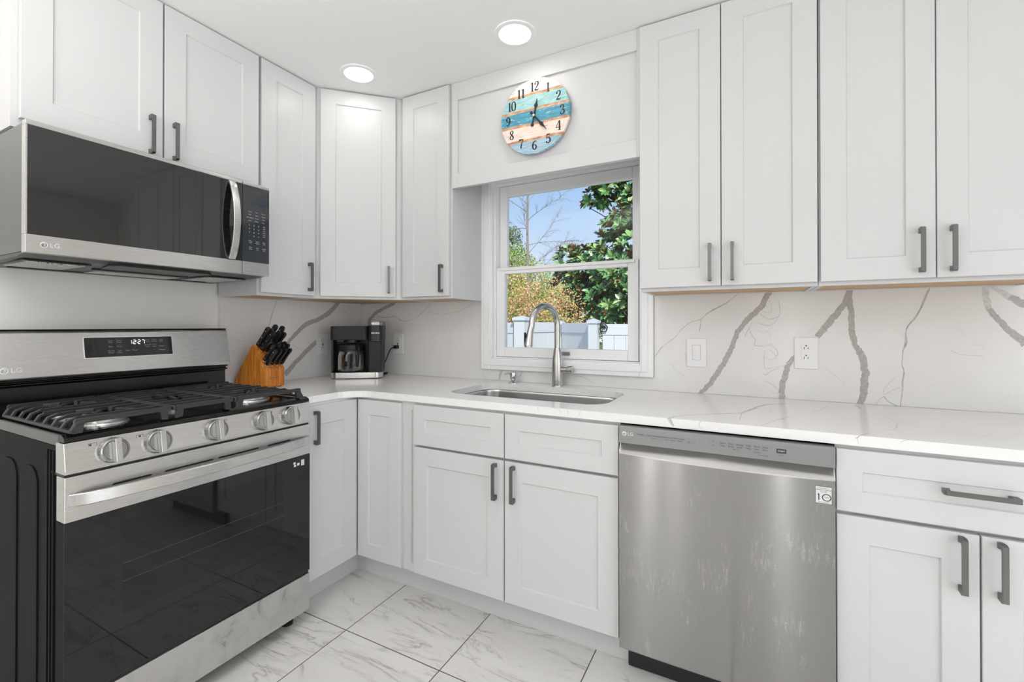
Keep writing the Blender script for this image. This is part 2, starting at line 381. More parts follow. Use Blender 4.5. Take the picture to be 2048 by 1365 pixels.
def cabinet(name, label, X, w, d, z0, z1, fronts, kind='base', toe=None, group=None, cat='cabinet', ply=True, frame=.038, extra=None):
    """X: placement of the front-frame left bottom (local x across, -y out of the front). fronts: (name, x0, x1, z0, z1, pull spec)"""
    t = thing(name, label, cat, X.translation, (0, 0, X.to_euler().z), group)
    b = MB()
    b.box(.0, .016, .018, d, z0, z1); b.box(w-.016, w, .018, d, z0, z1)
    b.box(.016, w-.016, d-.006, d, z0, z1)
    b.box(0, w, 0, .018, z0, z0+frame); b.box(0, w, 0, .018, z1-frame, z1); b.box(0, frame, 0, .018, z0+frame, z1-frame); b.box(w-frame, w, 0, .018, z0+frame, z1-frame)
    if not toe: b.box(.016, w-.016, .018, d-.006, z1-.014, z1-.002)
    b.box(frame, w-frame, .004, .018, z0+frame, z1-frame)
    b.build('cabinet_body', 'paint', t)
    MB().box(.0165, w-.0165, .0185, d-.0065, z0+(.003 if ply else .011), z0+(.014 if ply else .023)).build('cabinet_bottom', 'ply' if ply else 'paint', t)
    if toe: MB().box(toe[0], toe[1], toe[2], toe[2]+.016, .0, z0-.001, bev=.001).build('toe_kick', 'paint', t)
    for nm, xa, xb, za, zb, pl in fronts:
        o = front(xb-xa, zb-za, X=Matrix.Translation((xa, -.0012, za))).build(nm, 'paint', t)
        if pl:
            px, pz, horiz = pl
            Y = Matrix.Translation((px, -.0205, pz)) @ (Matrix.Rotation(PI/2, 4, 'Y') if horiz else Matrix.Identity(4))
            pull(X=Y).build('handle', 'nickel_dark', o)
    return t
UZ0, UZ1, DZ0, DZ1 = 1.331, 2.4085, 1.344, 2.404
# upper cabinets (face frames 2 cm behind the door faces, door face at y=-0.315)
YU = -.2945; 
def upper(name, label, x0, x1, doors, **k):
    return cabinet(name, label, T(x0, YU), x1-x0, -YU-.0005, UZ0, UZ1, [('door', a-x0, b_-x0, DZ0, DZ1, (p-x0, 1.431, False) if p else None) for a, b_, p in doors], **k)
upper('wall_cabinet', 'white two-door shaker wall cabinet just right of the window and clock', 1.8655, 2.4695, [(1.8665, 2.1640, 2.127), (2.1670, 2.4665, 2.203)])
upper('wall_cabinet', 'white wide two-door shaker wall cabinet at far right above the dishwasher and outlet', 2.4715, 3.080, [(2.4755, 2.7745, 2.738), (2.7775, 3.0765, 2.812)])
upper('wall_cabinet', 'narrow one-door white wall cabinet between the diagonal corner cabinet and the window', .6085, .935, [(.6255, .925, .887)])
# left wall uppers, facing +X
def left_upper(name, label, ya, yb, z0, dz0, doors, pz, cat='cabinet'):
    X = T(.2945, ya, 0, 90)
    return cabinet(name, label, X, yb-ya, .2935, z0, UZ1, [('door', a-ya, b_-ya, dz0, DZ1, (p-ya, pz, False)) for a, b_, p in doors], cat=cat)
left_upper('wall_cabinet', 'narrow one-door white wall cabinet between the microwave and the corner, above the knife block', -.9060, -.6075, UZ0, DZ0, [(-.8965, -.6095, -.648)], 1.4355)
left_upper('wall_cabinet', 'short two-door white cabinet mounted directly above the microwave', -1.6790, -.9070, 1.795, 1.8225, [(-1.6630, -1.2865, -1.327), (-1.2805, -.9105, -1.249)], 1.894)
# diagonal corner upper
t = thing('corner_wall_cabinet', 'tall diagonal corner wall cabinet with one door above the coffee maker', 'cabinet', (.44, -.44, 0))
Xd = T(.44-.44, 0)
b = MB(); poly = [(.002, -.002), (.002, -.6055), (.2925, -.6055), (.6065, -.2925), (.6065, -.002)]
poly = [(p[0]-.44, p[1]+.44) for p in poly]
b.prism(poly, 'z', UZ0+.006, UZ1); 
for p, q in (((.002, -.6055), (.2925, -.6055)), ((.2925, -.6055), (.6065, -.2925)), ((.6065, -.2925), (.6065, -.002))):
    P, Q = Vector((p[0]-.44, p[1]+.44, 0)), Vector((q[0]-.44, q[1]+.44, 0)); d = (Q-P).normalized(); nn = Vector((-d.y, d.x, 0))*.016
    b.prism([(P.x, P.y), (Q.x, Q.y), (Q.x+nn.x, Q.y+nn.y), (P.x+nn.x, P.y+nn.y)], 'z', UZ0, UZ0+.006)
b.build('cabinet_body', 'paint', t)
MB().prism([(.004-.44, -.004+.44), (.004-.44, -.588+.44), (.288-.44, -.588+.44), (.588-.44, -.29+.44), (.588-.44, -.004+.44)], 'z', UZ0+.0035, UZ0+.0058).build('cabinet_bottom', 'ply', t)
# frame line runs through (.2925,-.6055)-(.6065,-.2925): x - y = .8985 ; door face 2 cm out
cxm, cym = (.2925+.6065)/2-.44, (-.6055-.2925)/2+.44
Xm = Matrix.Translation((cxm, cym, 0)) @ Matrix.Rotation(PI/4, 4, 'Z')
o = front(.372, DZ1-DZ0, X=Xm @ Matrix.Translation((-.1865, -.0012, DZ0)), t=.015).build('door', 'paint', t)
pull(X=Xm @ Matrix.Translation((.150, -.0165, 1.4345))).build('handle', 'nickel_dark', o)

# valance over the window with raised stiles and rails
b = MB(); vx0, vx1, vz0, vz1 = .9355, 1.8645, 1.883, 2.4095
b.box(vx0, vx1, -.290, -.283, vz0, vz1)
b.box(vx0, vx0+.034, -.302, -.290, vz0, vz1, bev=.0015); b.box(vx1-.012, vx1, -.302, -.290, vz0, vz1, bev=.0015)
b.box(vx0+.034, vx1-.012, -.302, -.290, vz0, vz0+.072, bev=.0015); b.box(vx0+.034, vx1-.012, -.302, -.290, vz1-.088, vz1, bev=.0015)
tag(b.build('window_valance', 'paint'), 'white recessed-panel valance board spanning above the window, behind the clock', 'valance')

# ---------------------------------------------------------------- base cabinets
BZ0, BZ1 = .115, .8605; YB = -.6155
dz0, dz1, dsp, ds1 = .1235, .6680, .6785, .8500
def base_front(y=YB): return y
cabinet('sink_cabinet', 'white sink base cabinet with two false drawer fronts above two doors', T(.905, YB), .9585, .614, BZ0, BZ1, [
    ('door', .0650, .5085, dz0, dz1, (.4745, .586, False)), ('door', .5135, .9560, dz0, dz1, (.5540, .586, False)),
    ('drawer_front', .0650, .5085, dsp, ds1, None), ('drawer_front', .5135, .9560, dsp, ds1, None)], toe=(-.30, .978, .062), ply=False)
cabinet('base_cabinet', 'white base cabinet with one wide drawer over two doors, right of the dishwasher', T(2.4720, YB), .600, .614, BZ0, BZ1, [
    ('door', .0015, .2945, dz0, dz1, (.2590, .592, False)), ('door', .2985, .5985, dz0, dz1, (.3310, .592, False)),
    ('drawer_front', .0015, .5985, dsp, ds1, (.2920, .7725, True))], toe=(.0, .60, .062), ply=False)
t = thing('corner_base_cabinet', 'L-shaped white corner base cabinet with bifold doors between range and sink', 'cabinet', (.3, -.3, 0))
b = MB(); q = [(.002, -.002), (.002, -.930), (.6155, -.930), (.6155, -.6155), (.9040, -.6155), (.9040, -.002)]
b.prism([(p[0]-.3, p[1]+.3) for p in q], 'z', BZ0, BZ1); b.build('cabinet_body', 'paint', t)
b = MB(); b.prism([(.35-.3, -.930+.3), (.5535-.3, -.930+.3), (.5535-.3, -.5535+.3), (.604-.3, -.5535+.3), (.604-.3, -.45+.3), (.35-.3, -.45+.3)], 'z', 0, BZ0-.001); b.build('toe_kick', 'paint', t)
o = front(.278, ds1-dz0, rail=.078, X=Matrix.Translation((-.3, .3, 0)) @ T(.6165, -.9155, dz0, 90)).build('door', 'paint', t)
pull(X=Matrix.Translation((-.3, .3, 0)) @ T(.6362, -.872, .763, 90)).build('handle', 'nickel_dark', o)
front(.258, ds1-dz0, rail=.066, X=Matrix.Translation((.6375-.3, -.6165+.3, dz0))).build('door', 'paint', t)

# ---------------------------------------------------------------- veined quartz
def strip(mb, pts, proj, mi, jit=.0, seed=0, off=.0005, step=.006):
    """pts (a, b, width) in plane coordinates -> ragged ribbon lying on the slab"""
    P = []
    for (a, b_, w_), (c, d, w2) in zip(pts, pts[1:]):
        L = math.hypot(c-a, d-b_); k = max(1, int(L/step))
        for i in range(k): f = i/k; P.append((a+(c-a)*f, b_+(d-b_)*f, w_+(w2-w_)*f))
    P.append(pts[-1])
    # light smoothing of the centre line
    for _ in range(4):
        P = [P[0]]+[tuple((P[i-1][j]+2*P[i][j]+P[i+1][j])/4 for j in range(3)) for i in range(1, len(P)-1)]+[P[-1]]
    prev = None; N = len(P)
    for i, (a, b_, w_) in enumerate(P):
        q = P[min(i+1, N-1)]; r_ = P[max(i-1, 0)]; tx, ty = q[0]-r_[0], q[1]-r_[1]; L = math.hypot(tx, ty) or 1; nx, ny = -ty/L, tx/L
        sm = noise.noise(Vector((a*35+seed, b_*35, 3.1)))*jit*1.2
        j1 = noise.noise(Vector((a*170+seed, b_*170, 0)))*jit; j2 = noise.noise(Vector((a*170, b_*170+seed, 9)))*jit
        h1, h2 = max(w_/2+j1, .0003), max(w_/2+j2, .0003)
        A = mb.bm.verts.new(proj(a+nx*(h1+sm), b_+ny*(h1+sm), off)); B = mb.bm.verts.new(proj(a-nx*(h2-sm), b_-ny*(h2-sm), off))
        if prev:
            f = mb.bm.faces.new((prev[0], A, B, prev[1])); f.material_index = mi
        prev = (A, B)
VEINS_BACK = [
    (1, 0.004, [(2.34, 1.345, 0.0237), (2.326, 1.319, 0.0215), (2.305, 1.276, 0.0216), (2.263, 1.229, 0.023), (2.22, 1.181, 0.0197), (2.199, 1.124, 0.0186), (2.177, 1.067, 0.0199), (2.147, 1.009, 0.0212), (2.124, 0.967, 0.0225), (2.094, 0.924, 0.0203), (2.062, 0.886, 0.0144)]),
    (1, 0.004, [(2.606, 1.343, 0.0211), (2.597, 1.292, 0.0211), (2.564, 1.241, 0.0234), (2.533, 1.197, 0.0236), (2.499, 1.148, 0.0206)]),
    (1, 0.004, [(2.429, 1.074, 0.0165), (2.406, 1.043, 0.0177), (2.392, 1.004, 0.0211), (2.379, 0.949, 0.0201), (2.373, 0.885, 0.0223)]),
    (1, 0.004, [(2.603, 1.343, 0.0211), (2.606, 1.277, 0.019), (2.611, 1.226, 0.02), (2.61, 1.16, 0.021), (2.623, 1.117, 0.0178), (2.644, 1.074, 0.024), (2.652, 1.016, 0.0239), (2.653, 0.966, 0.0239), (2.643, 0.922, 0.024), (2.632, 0.886, 0.0178)]),
    (3, 0.0012, [(2.845, 1.337, 0.0027), (2.83, 1.293, 0.0076), (2.814, 1.245, 0.0041), (2.798, 1.217, 0.0062), (2.781, 1.193, 0.0042), (2.773, 1.162, 0.0035), (2.777, 1.137, 0.0091), (2.765, 1.091, 0.0028), (2.762, 1.042, 0.0021), (2.77, 1.029, 0.0049), (2.765, 0.986, 0.0049), (2.764, 0.944, 0.0035), (2.758, 0.889, 0.0028)]),
    (4, 0.0006, [(2.759, 0.962, 0.0021), (2.731, 0.949, 0.0021), (2.709, 0.926, 0.0021), (2.706, 0.948, 0.0021), (2.72, 0.97, 0.0014), (2.743, 0.999, 0.0014)]),
    (3, 0.0006, [(2.709, 0.926, 0.0021), (2.72, 0.906, 0.0035), (2.75, 0.891, 0.0028)]),
    (4, 0.0006, [(2.709, 0.926, 0.0021), (2.692, 0.911, 0.0021), (2.685, 0.893, 0.0021)]),
    (2, 0.005, [(2.995, 1.341, 0.0142), (2.99, 1.315, 0.0161), (2.995, 1.275, 0.018), (3.005, 1.242, 0.016)]),
    (1, 0.004, [(3.001, 1.252, 0.0142), (3.019, 1.219, 0.016), (3.042, 1.19, 0.0186), (3.065, 1.164, 0.0213), (3.092, 1.129, 0.0248)]),
    (2, 0.005, [(2.995, 1.334, 0.0095), (3.019, 1.32, 0.0131), (3.042, 1.3, 0.0159), (3.061, 1.283, 0.0176)]),
    (1, 0.004, [(3.052, 1.292, 0.0158), (3.065, 1.28, 0.0213), (3.093, 1.266, 0.0276)]),
    (3, 0.0008, [(2.224, 1.338, 0.0024), (2.17, 1.291, 0.0033), (2.125, 1.267, 0.0074), (2.087, 1.243, 0.0042), (2.068, 1.22, 0.0033), (2.025, 1.21, 0.0025), (1.981, 1.172, 0.0026), (1.957, 1.137, 0.0026), (1.903, 1.098, 0.0026), (1.868, 1.047, 0.0026)]),
    (3, 0.0006, [(2.068, 1.22, 0.0025), (2.062, 1.168, 0.0033)]),
    (3, 0.0005, [(2.366, 1.294, 0.0016), (2.373, 1.251, 0.0016), (2.363, 1.22, 0.0016), (2.332, 1.189, 0.0016), (2.277, 1.209, 0.0016)]),
    (4, 0.0005, [(2.333, 1.299, 0.0016), (2.343, 1.267, 0.0016), (2.336, 1.24, 0.0023), (2.298, 1.26, 0.0016)]),
    (3, 0.0005, [(2.298, 1.244, 0.0016), (2.332, 1.216, 0.0024), (2.366, 1.232, 0.0016)]),
    (3, 0.0005, [(2.256, 1.189, 0.0016), (2.267, 1.149, 0.0016), (2.287, 1.13, 0.0016), (2.27, 1.109, 0.0016), (2.305, 1.106, 0.0016), (2.339, 1.115, 0.0016)]),
    (4, 0.0005, [(2.291, 1.173, 0.0016), (2.308, 1.157, 0.0016), (2.332, 1.177, 0.0016), (2.336, 1.15, 0.0016)]),
    (4, 0.0005, [(2.315, 1.091, 0.0016), (2.312, 1.055, 0.0024), (2.315, 1.008, 0.0016), (2.352, 1.021, 0.0016), (2.386, 1.027, 0.0023), (2.412, 1.051, 0.0023)]),
    (4, 0.0005, [(2.332, 1.095, 0.0016), (2.352, 1.072, 0.0023), (2.363, 1.065, 0.0031), (2.339, 1.048, 0.0016), (2.315, 1.059, 0.0016)]),
    (4, 0.0005, [(2.308, 0.992, 0.0016), (2.318, 0.981, 0.0039), (2.332, 1.001, 0.0023), (2.366, 1.018, 0.0016)]),
    (3, 0.0005, [(2.311, 0.961, 0.0016), (2.332, 0.958, 0.0016), (2.359, 0.932, 0.0016)]),
    (3, 0.0005, [(2.339, 1.115, 0.0016), (2.366, 1.084, 0.0016), (2.359, 1.065, 0.0016)]),
    (3, 0.0005, [(2.27, 1.205, 0.0016), (2.252, 1.173, 0.0016), (2.242, 1.149, 0.0016)]),
    (3, 0.0005, [(2.339, 0.915, 0.0016), (2.379, 0.91, 0.0015), (2.399, 0.889, 0.0015)]),
    (4, 0.0005, [(2.896, 1.105, 0.0014), (2.926, 1.089, 0.002), (2.951, 1.088, 0.0013), (2.985, 1.086, 0.002)]),
    (4, 0.0005, [(2.956, 1.127, 0.001), (2.985, 1.123, 0.0016)]),
    (4, 0.0005, [(2.52, 1.029, 0.0015), (2.557, 0.997, 0.0015), (2.587, 0.968, 0.0015)]),
    (4, 0.0005, [(1.944, 1.017, 0.0017), (1.96, 0.988, 0.0017), (2, 0.968, 0.0017)]),
    (4, 0.0005, [(2.001, 1.074, 0.0017), (2.005, 1.028, 0.0017)]),
    (1, 0.003, [(0.29, 1.338, 0.02), (0.246, 1.318, 0.0225), (0.197, 1.303, 0.0203), (0.138, 1.278, 0.0241), (0.097, 1.248, 0.0206), (0.066, 1.221, 0.0171)]),
    (3, 0.0006, [(0.097, 1.244, 0.003), (0.148, 1.251, 0.003), (0.207, 1.245, 0.0037), (0.29, 1.251, 0.0044), (0.342, 1.225, 0.0044), (0.38, 1.218, 0.0029), (0.444, 1.234, 0.0021), (0.516, 1.276, 0.0035), (0.551, 1.304, 0.0035), (0.573, 1.331, 0.0028)]),
    (4, 0.0006, [(0.542, 1.279, 0.0021), (0.595, 1.264, 0.0021), (0.655, 1.26, 0.0021), (0.722, 1.265, 0.002), (0.787, 1.279, 0.002), (0.835, 1.302, 0.002), (0.867, 1.324, 0.002)]),
    (4, 0.0005, [(0.38, 1.216, 0.0014), (0.361, 1.169, 0.0015), (0.352, 1.151, 0.0015)]),
    (2, 0.001, [(1.055, 0.949, 0.0159), (1.047, 0.924, 0.013), (1.04, 0.896, 0.0087)]),
    (2, 0.0008, [(1.181, 0.948, 0.0071), (1.172, 0.928, 0.0057), (1.154, 0.911, 0.0028)]),
    (4, 0.0005, [(0.928, 0.929, 0.0022), (0.963, 0.901, 0.0022), (0.954, 0.889, 0.0022), (0.933, 0.903, 0.0022)]),
    (4, 0.0005, [(1.474, 0.935, 0.002), (1.502, 0.94, 0.0033), (1.55, 0.926, 0.002), (1.57, 0.907, 0.002)])]
VEINS_LEFT = [
    (1, 0.003, [(-0.183, 1.347, 0.0288), (-0.202, 1.319, 0.0286), (-0.232, 1.288, 0.0284), (-0.275, 1.258, 0.028), (-0.311, 1.239, 0.0265), (-0.345, 1.224, 0.0273), (-0.385, 1.213, 0.0259), (-0.418, 1.201, 0.0267), (-0.457, 1.171, 0.0242), (-0.488, 1.143, 0.0229), (-0.519, 1.114, 0.0206), (-0.543, 1.08, 0.0174)]),
    (1, 0.003, [(-0.345, 1.098, 0.0251), (-0.372, 1.079, 0.0271), (-0.411, 1.049, 0.0267), (-0.45, 1.015, 0.0264), (-0.488, 0.984, 0.026), (-0.518, 0.954, 0.0289), (-0.551, 0.925, 0.0306)]),
    (3, 0.0006, [(-0.59, 1.362, 0.0026), (-0.604, 1.314, 0.0026), (-0.619, 1.282, 0.0026), (-0.634, 1.235, 0.0068), (-0.644, 1.193, 0.0026), (-0.649, 1.167, 0.0021)]),
    (4, 0.0006, [(-0.458, 1.348, 0.0017), (-0.451, 1.287, 0.0017), (-0.438, 1.249, 0.0017), (-0.418, 1.215, 0.0017)]),
    (4, 0.0006, [(-0.126, 1.341, 0.0019), (-0.11, 1.311, 0.0019), (-0.069, 1.271, 0.0019), (-0.141, 1.27, 0.0018), (-0.122, 1.292, 0.0019), (-0.118, 1.255, 0.0019)]),
    (4, 0.0006, [(-0.187, 1.308, 0.0018), (-0.133, 1.328, 0.0018)]),
    (4, 0.0006, [(-0.11, 1.245, 0.0019), (-0.078, 1.249, 0.0019), (-0.065, 1.23, 0.0019), (-0.09, 1.211, 0.0019)]),
    (4, 0.0006, [(-0.012, 1.295, 0.0019), (-0.045, 1.269, 0.0019)]),
    (3, 0.0004, [(-0.5, 1.086, 0.0016), (-0.475, 1.066, 0.0017), (-0.437, 1.053, 0.0017), (-0.405, 1.06, 0.0017)]),
    (4, 0.0004, [(-0.851, 1.131, 0.0014), (-0.803, 1.117, 0.0015), (-0.763, 1.109, 0.0015)])]
VEINS_TOP = [
    (4, 0.0012, [(1.918, -0.274, 0.003), (1.986, -0.19, 0.0039), (2.051, -0.111, 0.0032)]),
    (2, 0.0012, [(2.031, -0.625, 0.0061), (2.04, -0.582, 0.005), (2.126, -0.504, 0.0045), (2.182, -0.46, 0.0045), (2.228, -0.432, 0.0058), (2.247, -0.383, 0.0119), (2.268, -0.32, 0.0122), (2.293, -0.242, 0.0112), (2.319, -0.187, 0.0115), (2.371, -0.136, 0.0058), (2.463, -0.073, 0.0029)]),
    (4, 0.0008, [(2.234, -0.429, 0.0032), (2.231, -0.553, 0.0024)]),
    (4, 0.0008, [(2.287, -0.622, 0.0017), (2.325, -0.527, 0.0024), (2.354, -0.462, 0.0037), (2.395, -0.388, 0.0019)]),
    (4, 0.0008, [(2.455, -0.293, 0.002), (2.482, -0.228, 0.0027), (2.52, -0.122, 0.0035)]),
    (4, 0.0008, [(2.322, -0.291, 0.002), (2.326, -0.35, 0.002), (2.336, -0.371, 0.0019)]),
    (4, 0.0008, [(2.649, -0.218, 0.0019), (2.661, -0.3, 0.0018), (2.661, -0.396, 0.0023), (2.633, -0.496, 0.0022), (2.589, -0.54, 0.0016), (2.531, -0.626, 0.0021), (2.51, -0.679, 0.0025)]),
    (4, 0.0008, [(2.719, -0.482, 0.0016), (2.767, -0.482, 0.0016), (2.809, -0.494, 0.0015), (2.866, -0.457, 0.0015), (2.935, -0.411, 0.0016)]),
    (2, 0.001, [(2.614, -0.05, 0.01), (2.616, -0.137, 0.0054)]),
    (4, 0.0008, [(0.458, -0.755, 0.0015), (0.524, -0.74, 0.0014), (0.585, -0.722, 0.0014), (0.608, -0.715, 0.0014)]),
    (4, 0.001, [(0.315, -0.578, 0.0032), (0.327, -0.551, 0.0032)]),
    (4, 0.001, [(0.269, -0.076, 0.0014), (0.355, -0.06, 0.0024), (0.418, -0.062, 0.0024), (0.471, -0.081, 0.0014), (0.447, -0.162, 0.0014), (0.404, -0.194, 0.0014)])]
VEINS_EDGE = [
    (2, 0.001, [(2.026, 0.894, 0.0134), (2.029, 0.88, 0.0103), (2.04, 0.867, 0.0055)]),
    (4, 0.0006, [(2.124, 0.891, 0.0019), (2.112, 0.884, 0.0015), (2.113, 0.873, 0.0015), (2.126, 0.865, 0.0011)]),
    (4, 0.0006, [(2.525, 0.89, 0.0017), (2.515, 0.885, 0.0013), (2.516, 0.876, 0.0013), (2.524, 0.869, 0.0013)]),
    (4, 0.0006, [(2.632, 0.892, 0.0018), (2.615, 0.888, 0.0018), (2.614, 0.883, 0.0013)]),
    (4, 0.0006, [(1.561, 0.888, 0.0014), (1.551, 0.88, 0.0014), (1.564, 0.872, 0.0014)]),
    (4, 0.0006, [(1.625, 0.89, 0.0013), (1.644, 0.89, 0.0018), (1.651, 0.875, 0.0013)]),
    (4, 0.0006, [(1.676, 0.891, 0.0018), (1.679, 0.871, 0.0013)]),
    (4, 0.0006, [(1.725, 0.892, 0.0013), (1.72, 0.871, 0.0013)]),
    (4, 0.0006, [(0.824, 0.894, 0.0014), (0.827, 0.883, 0.001)]),
    (4, 0.0006, [(0.915, 0.893, 0.0014), (0.932, 0.881, 0.001), (0.959, 0.869, 0.001)])]
slab_mats = ['quartz', 'vein', 'vein_l', 'crack', 'crack_l']
def slab(name, label, boxes, plane, veins, seed):
    mb = MB()
    for bx in boxes: mb.box(*bx, mi=0)
    pj = (lambda a, b_, o_: (a, -o_, b_)) if plane == 'y' else (lambda a, b_, o_: (o_, a, b_))
    for k, (mi, jit, pts) in enumerate(veins): strip(mb, pts, pj, mi, jit, seed+k*7.3, off=.0004+.00002*k)
    return tag(mb.build(name, slab_mats, flat=True), label, 'backsplash')
ZT = .891
slab('backsplash', 'veined white quartz backsplash slab along the window wall, from corner to far right', [
    (.0, .934, .0, .0115, ZT+.0005, 1.352), (.934, 1.866, .0, .0115, ZT+.0005, .952), (1.866, 3.25, .0, .0115, ZT+.0005, 1.352)], 'y', VEINS_BACK, 1)
slab('backsplash', 'veined white quartz backsplash slab on the left wall behind the knife block', [(-.0175, .0, -.897, -.0005, ZT+.0005, 1.340)], 'x', VEINS_LEFT, 50)

# countertop: L shape with rounded inner corner and sink cut-out
outer = [(.001, -.9315), (.600, -.9315), (.602, -.87), (.604, -.80)]+arc(.717, -.744, .112, 180, 90, 8)+[(3.25, -.632), (3.25, -.001), (.001, -.001)]
hole = rrect(1.035, 1.772, -.505, -.118, .085)
b = bmesh.new()
def lp(pts):
    vs = [b.verts.new((p[0], p[1], ZT)) for p in pts]
    return [b.edges.new((vs[i], vs[(i+1) % len(vs)])) for i in range(len(vs))]
eds = lp(outer)+lp(hole)
bmesh.ops.triangle_fill(b, use_beauty=True, use_dissolve=False, edges=eds)
for f in b.faces:
    if f.normal.z < 0: f.normal_flip()
top = list(b.faces); r_ = bmesh.ops.extrude_face_region(b, geom=top)
vs = [v for v in r_['geom'] if isinstance(v, bmesh.types.BMVert)]
bmesh.ops.translate(b, vec=(0, 0, -.0295), verts=vs)
bmesh.ops.recalc_face_normals(b, faces=b.faces)
mb = MB(); mb.merge(b, 0)
for k, (mi, jit, pts) in enumerate(VEINS_TOP): strip(mb, pts, lambda a, b_, o_: (a, b_, ZT+o_), mi, jit, 90+k*5, off=.0003)
for k, (mi, jit, pts) in enumerate(VEINS_EDGE): strip(mb, pts, lambda a, b_, o_: (a, -.6321-o_, b_), mi, jit, 190+k*5, off=.0003)
tag(mb.build('countertop', ['quartz_top']+slab_mats[1:], flat=True), 'L-shaped white quartz countertop with rounded inner corner and sink cut-out', 'countertop')

# ---------------------------------------------------------------- sink, faucet, soap dispenser
t = thing('kitchen_sink', 'undermount stainless steel single-bowl sink set below the window', 'sink', (1.40, -.31, ZT-.030))
b = bmesh.new(); rings = []
for inset, z in ((-.008, -.001), (.002, -.0015), (.006, -.01), (.010, -.17), (.03, -.195), (.08, -.205)):
    rings.append([b.verts.new((p[0]-1.40, p[1]+.31, z)) for p in rrect(1.035+inset, 1.772-inset, -.505+inset, -.118-inset, max(.085-inset*.5, .03))])
for a, c in zip(rings, rings[1:]):
    for i in range(len(a)): b.faces.new((a[i], a[(i+1) % len(a)], c[(i+1) % len(a)], c[i]))
b.faces.new(rings[-1])
mb = MB(); mb.merge(b, 0); mb.build('bowl', 'ss_sink', t)
MB().lathe([(.045, -.2045), (.045, -.2025), (.034, -.2025), (.030, -.2040)], nseg=28).build('drain', 'chrome', t)
t = thing('kitchen_faucet', 'tall brushed gooseneck pull-down faucet standing behind the sink', 'faucet', (1.410, -.067, ZT))
MB().lathe([(.0285, 0.0003), (.0285, .003), (.0275, .005), (.0275, .105), (.026, .13), (.021, .165), (.0165, .188), (.0150, .192)], nseg=36).build('base', 'faucet', t)
path = [(0, 0, .19)]; dx, dy = -.055, -.185; R_ = math.hypot(dx, dy)/2
for i in range(17):
    a = PI*i/16; path.append((dx/2*(1-math.cos(a)), dy/2*(1-math.cos(a)), .300+R_*math.sin(a)))
path.append((dx*1.03, dy*1.03, .285))
MB().tube(path, .0148, 18).build('spout', 'faucet', t)
MB().tube([(dx*1.03, dy*1.03, .287), (dx*1.06, dy*1.06, .265), (dx*1.12, dy*1.12, .205)], [.0152, .0158, .0215], 20).tube([(dx*1.12, dy*1.12, .2055), (dx*1.122, dy*1.122, .201)], [.0185, .0185], 20).build('spray_head', 'faucet', t)
MB().box(-.012, -.004, -.006, .006, -.03, .03, bev=.002, X=Matrix.Translation((dx*1.10-.010, dy*1.10-.004, .24))).build('spray_button', 'black_mat', t)
MB().tube([(.02, 0, .083), (.052, -.002, .083), (.056, -.002, .083), (.082, -.003, .085)], [.0135, .0135, .018, .020], 20).build('handle', 'faucet', t)
t = thing('soap_dispenser', 'small chrome soap dispenser pump on the counter left of the faucet', 'soap dispenser', (1.162, -.066, ZT))
MB().lathe([(.026, .0003), (.026, .004), (.018, .010), (.012, .014), (.012, .020)], nseg=24).build('base', 'chrome', t)
MB().lathe([(.014, .0202), (.018, .024), (.0185, .052), (.0165, .056)], nseg=24).tube([(-.008, -.002, .048), (-.03, -.004, .050), (-.046, -.006, .045)], [.009, .0065, .005], 12).build('pump', 'chrome', t)

# ---------------------------------------------------------------- wall plates
def plate(name, label, X, kind, cat):
    """local frame: x across, z up, face to -y, back at y=0"""
    t = thing(name, label, cat, X.translation, (0, 0, X.to_euler().z))
    MB().box(-.041, .041, -.0055, 0, -.0635, .0635, bev=.0028).build('plate', 'plate', t)
    for z in (.049, -.049): MB().cyl((0, -.0055, z), (0, -.0063, z), .0032, nseg=12).build('screw', 'lamptrim', t)
    if kind == 'switch':
        MB().box(-.0165, .0165, -.0061, -.005, -.0340, .0340).build('rocker_gap', 'grey_txt', t)
        MB().prism([(-.0055, -.033), (-.0065, -.033), (-.0085, 0), (-.0105, .033), (-.0055, .033)], 'x', -.0155, .0155).build('rocker', 'plate', t)
        return t
    o = MB().box(-.0168, .0168, -.0072, -.0050, -.0335, .0335, bev=.0006).build('receptacle', 'plate', t)
    for zc, sg in ((.0195, 1), (-.0195, 1)):
        b = MB(); b.box(-.0075, -.0055, -.0074, -.0070, zc-.004, zc+.005); b.box(.0055, .0075, -.0074, -.0070, zc-.0035, zc+.0045)
        b.cyl((0, -.0070, zc+.0105), (0, -.0074, zc+.0105), .0026, nseg=10); b.build('socket', 'slot', o)
    if kind == 'gfci':
        b = MB(); b.box(-.005, .005, -.0085, -.0070, .0015, .0055); b.box(-.005, .005, -.0085, -.0070, -.0055, -.0015); b.build('test_button', 'slot', o)
    return t
plate('light_switch', 'white rocker light switch on the backsplash right of the window', T(2.050, -.0008, 1.0725), 'switch', 'light switch')
plate('wall_outlet', 'white double outlet on the backsplash above the dishwasher, between thick veins', T(2.461, -.0008, 1.082), 'out', 'outlet')
plate('wall_outlet', 'white outlet with the coffee maker cord plugged in, right of the coffee maker', T(.322, -.0008, 1.080), 'gfci', 'outlet')
plate('wall_outlet', 'white empty outlet with test buttons on the left wall, between knife block and coffee maker', T(.0008, -.307, 1.082, 90), 'gfci', 'outlet')

# ---------------------------------------------------------------- dishwasher
DX0, DX1 = 1.8685, 2.4685; DWW = DX1-DX0
t = thing('dishwasher', 'stainless steel dishwasher with pocket handle and ten-year sticker under the counter', 'dishwasher', (DX0, -.62, 0))
MB().box(.006, DWW-.006, .0, .55, .115, .845).build('tub', 'black', t)
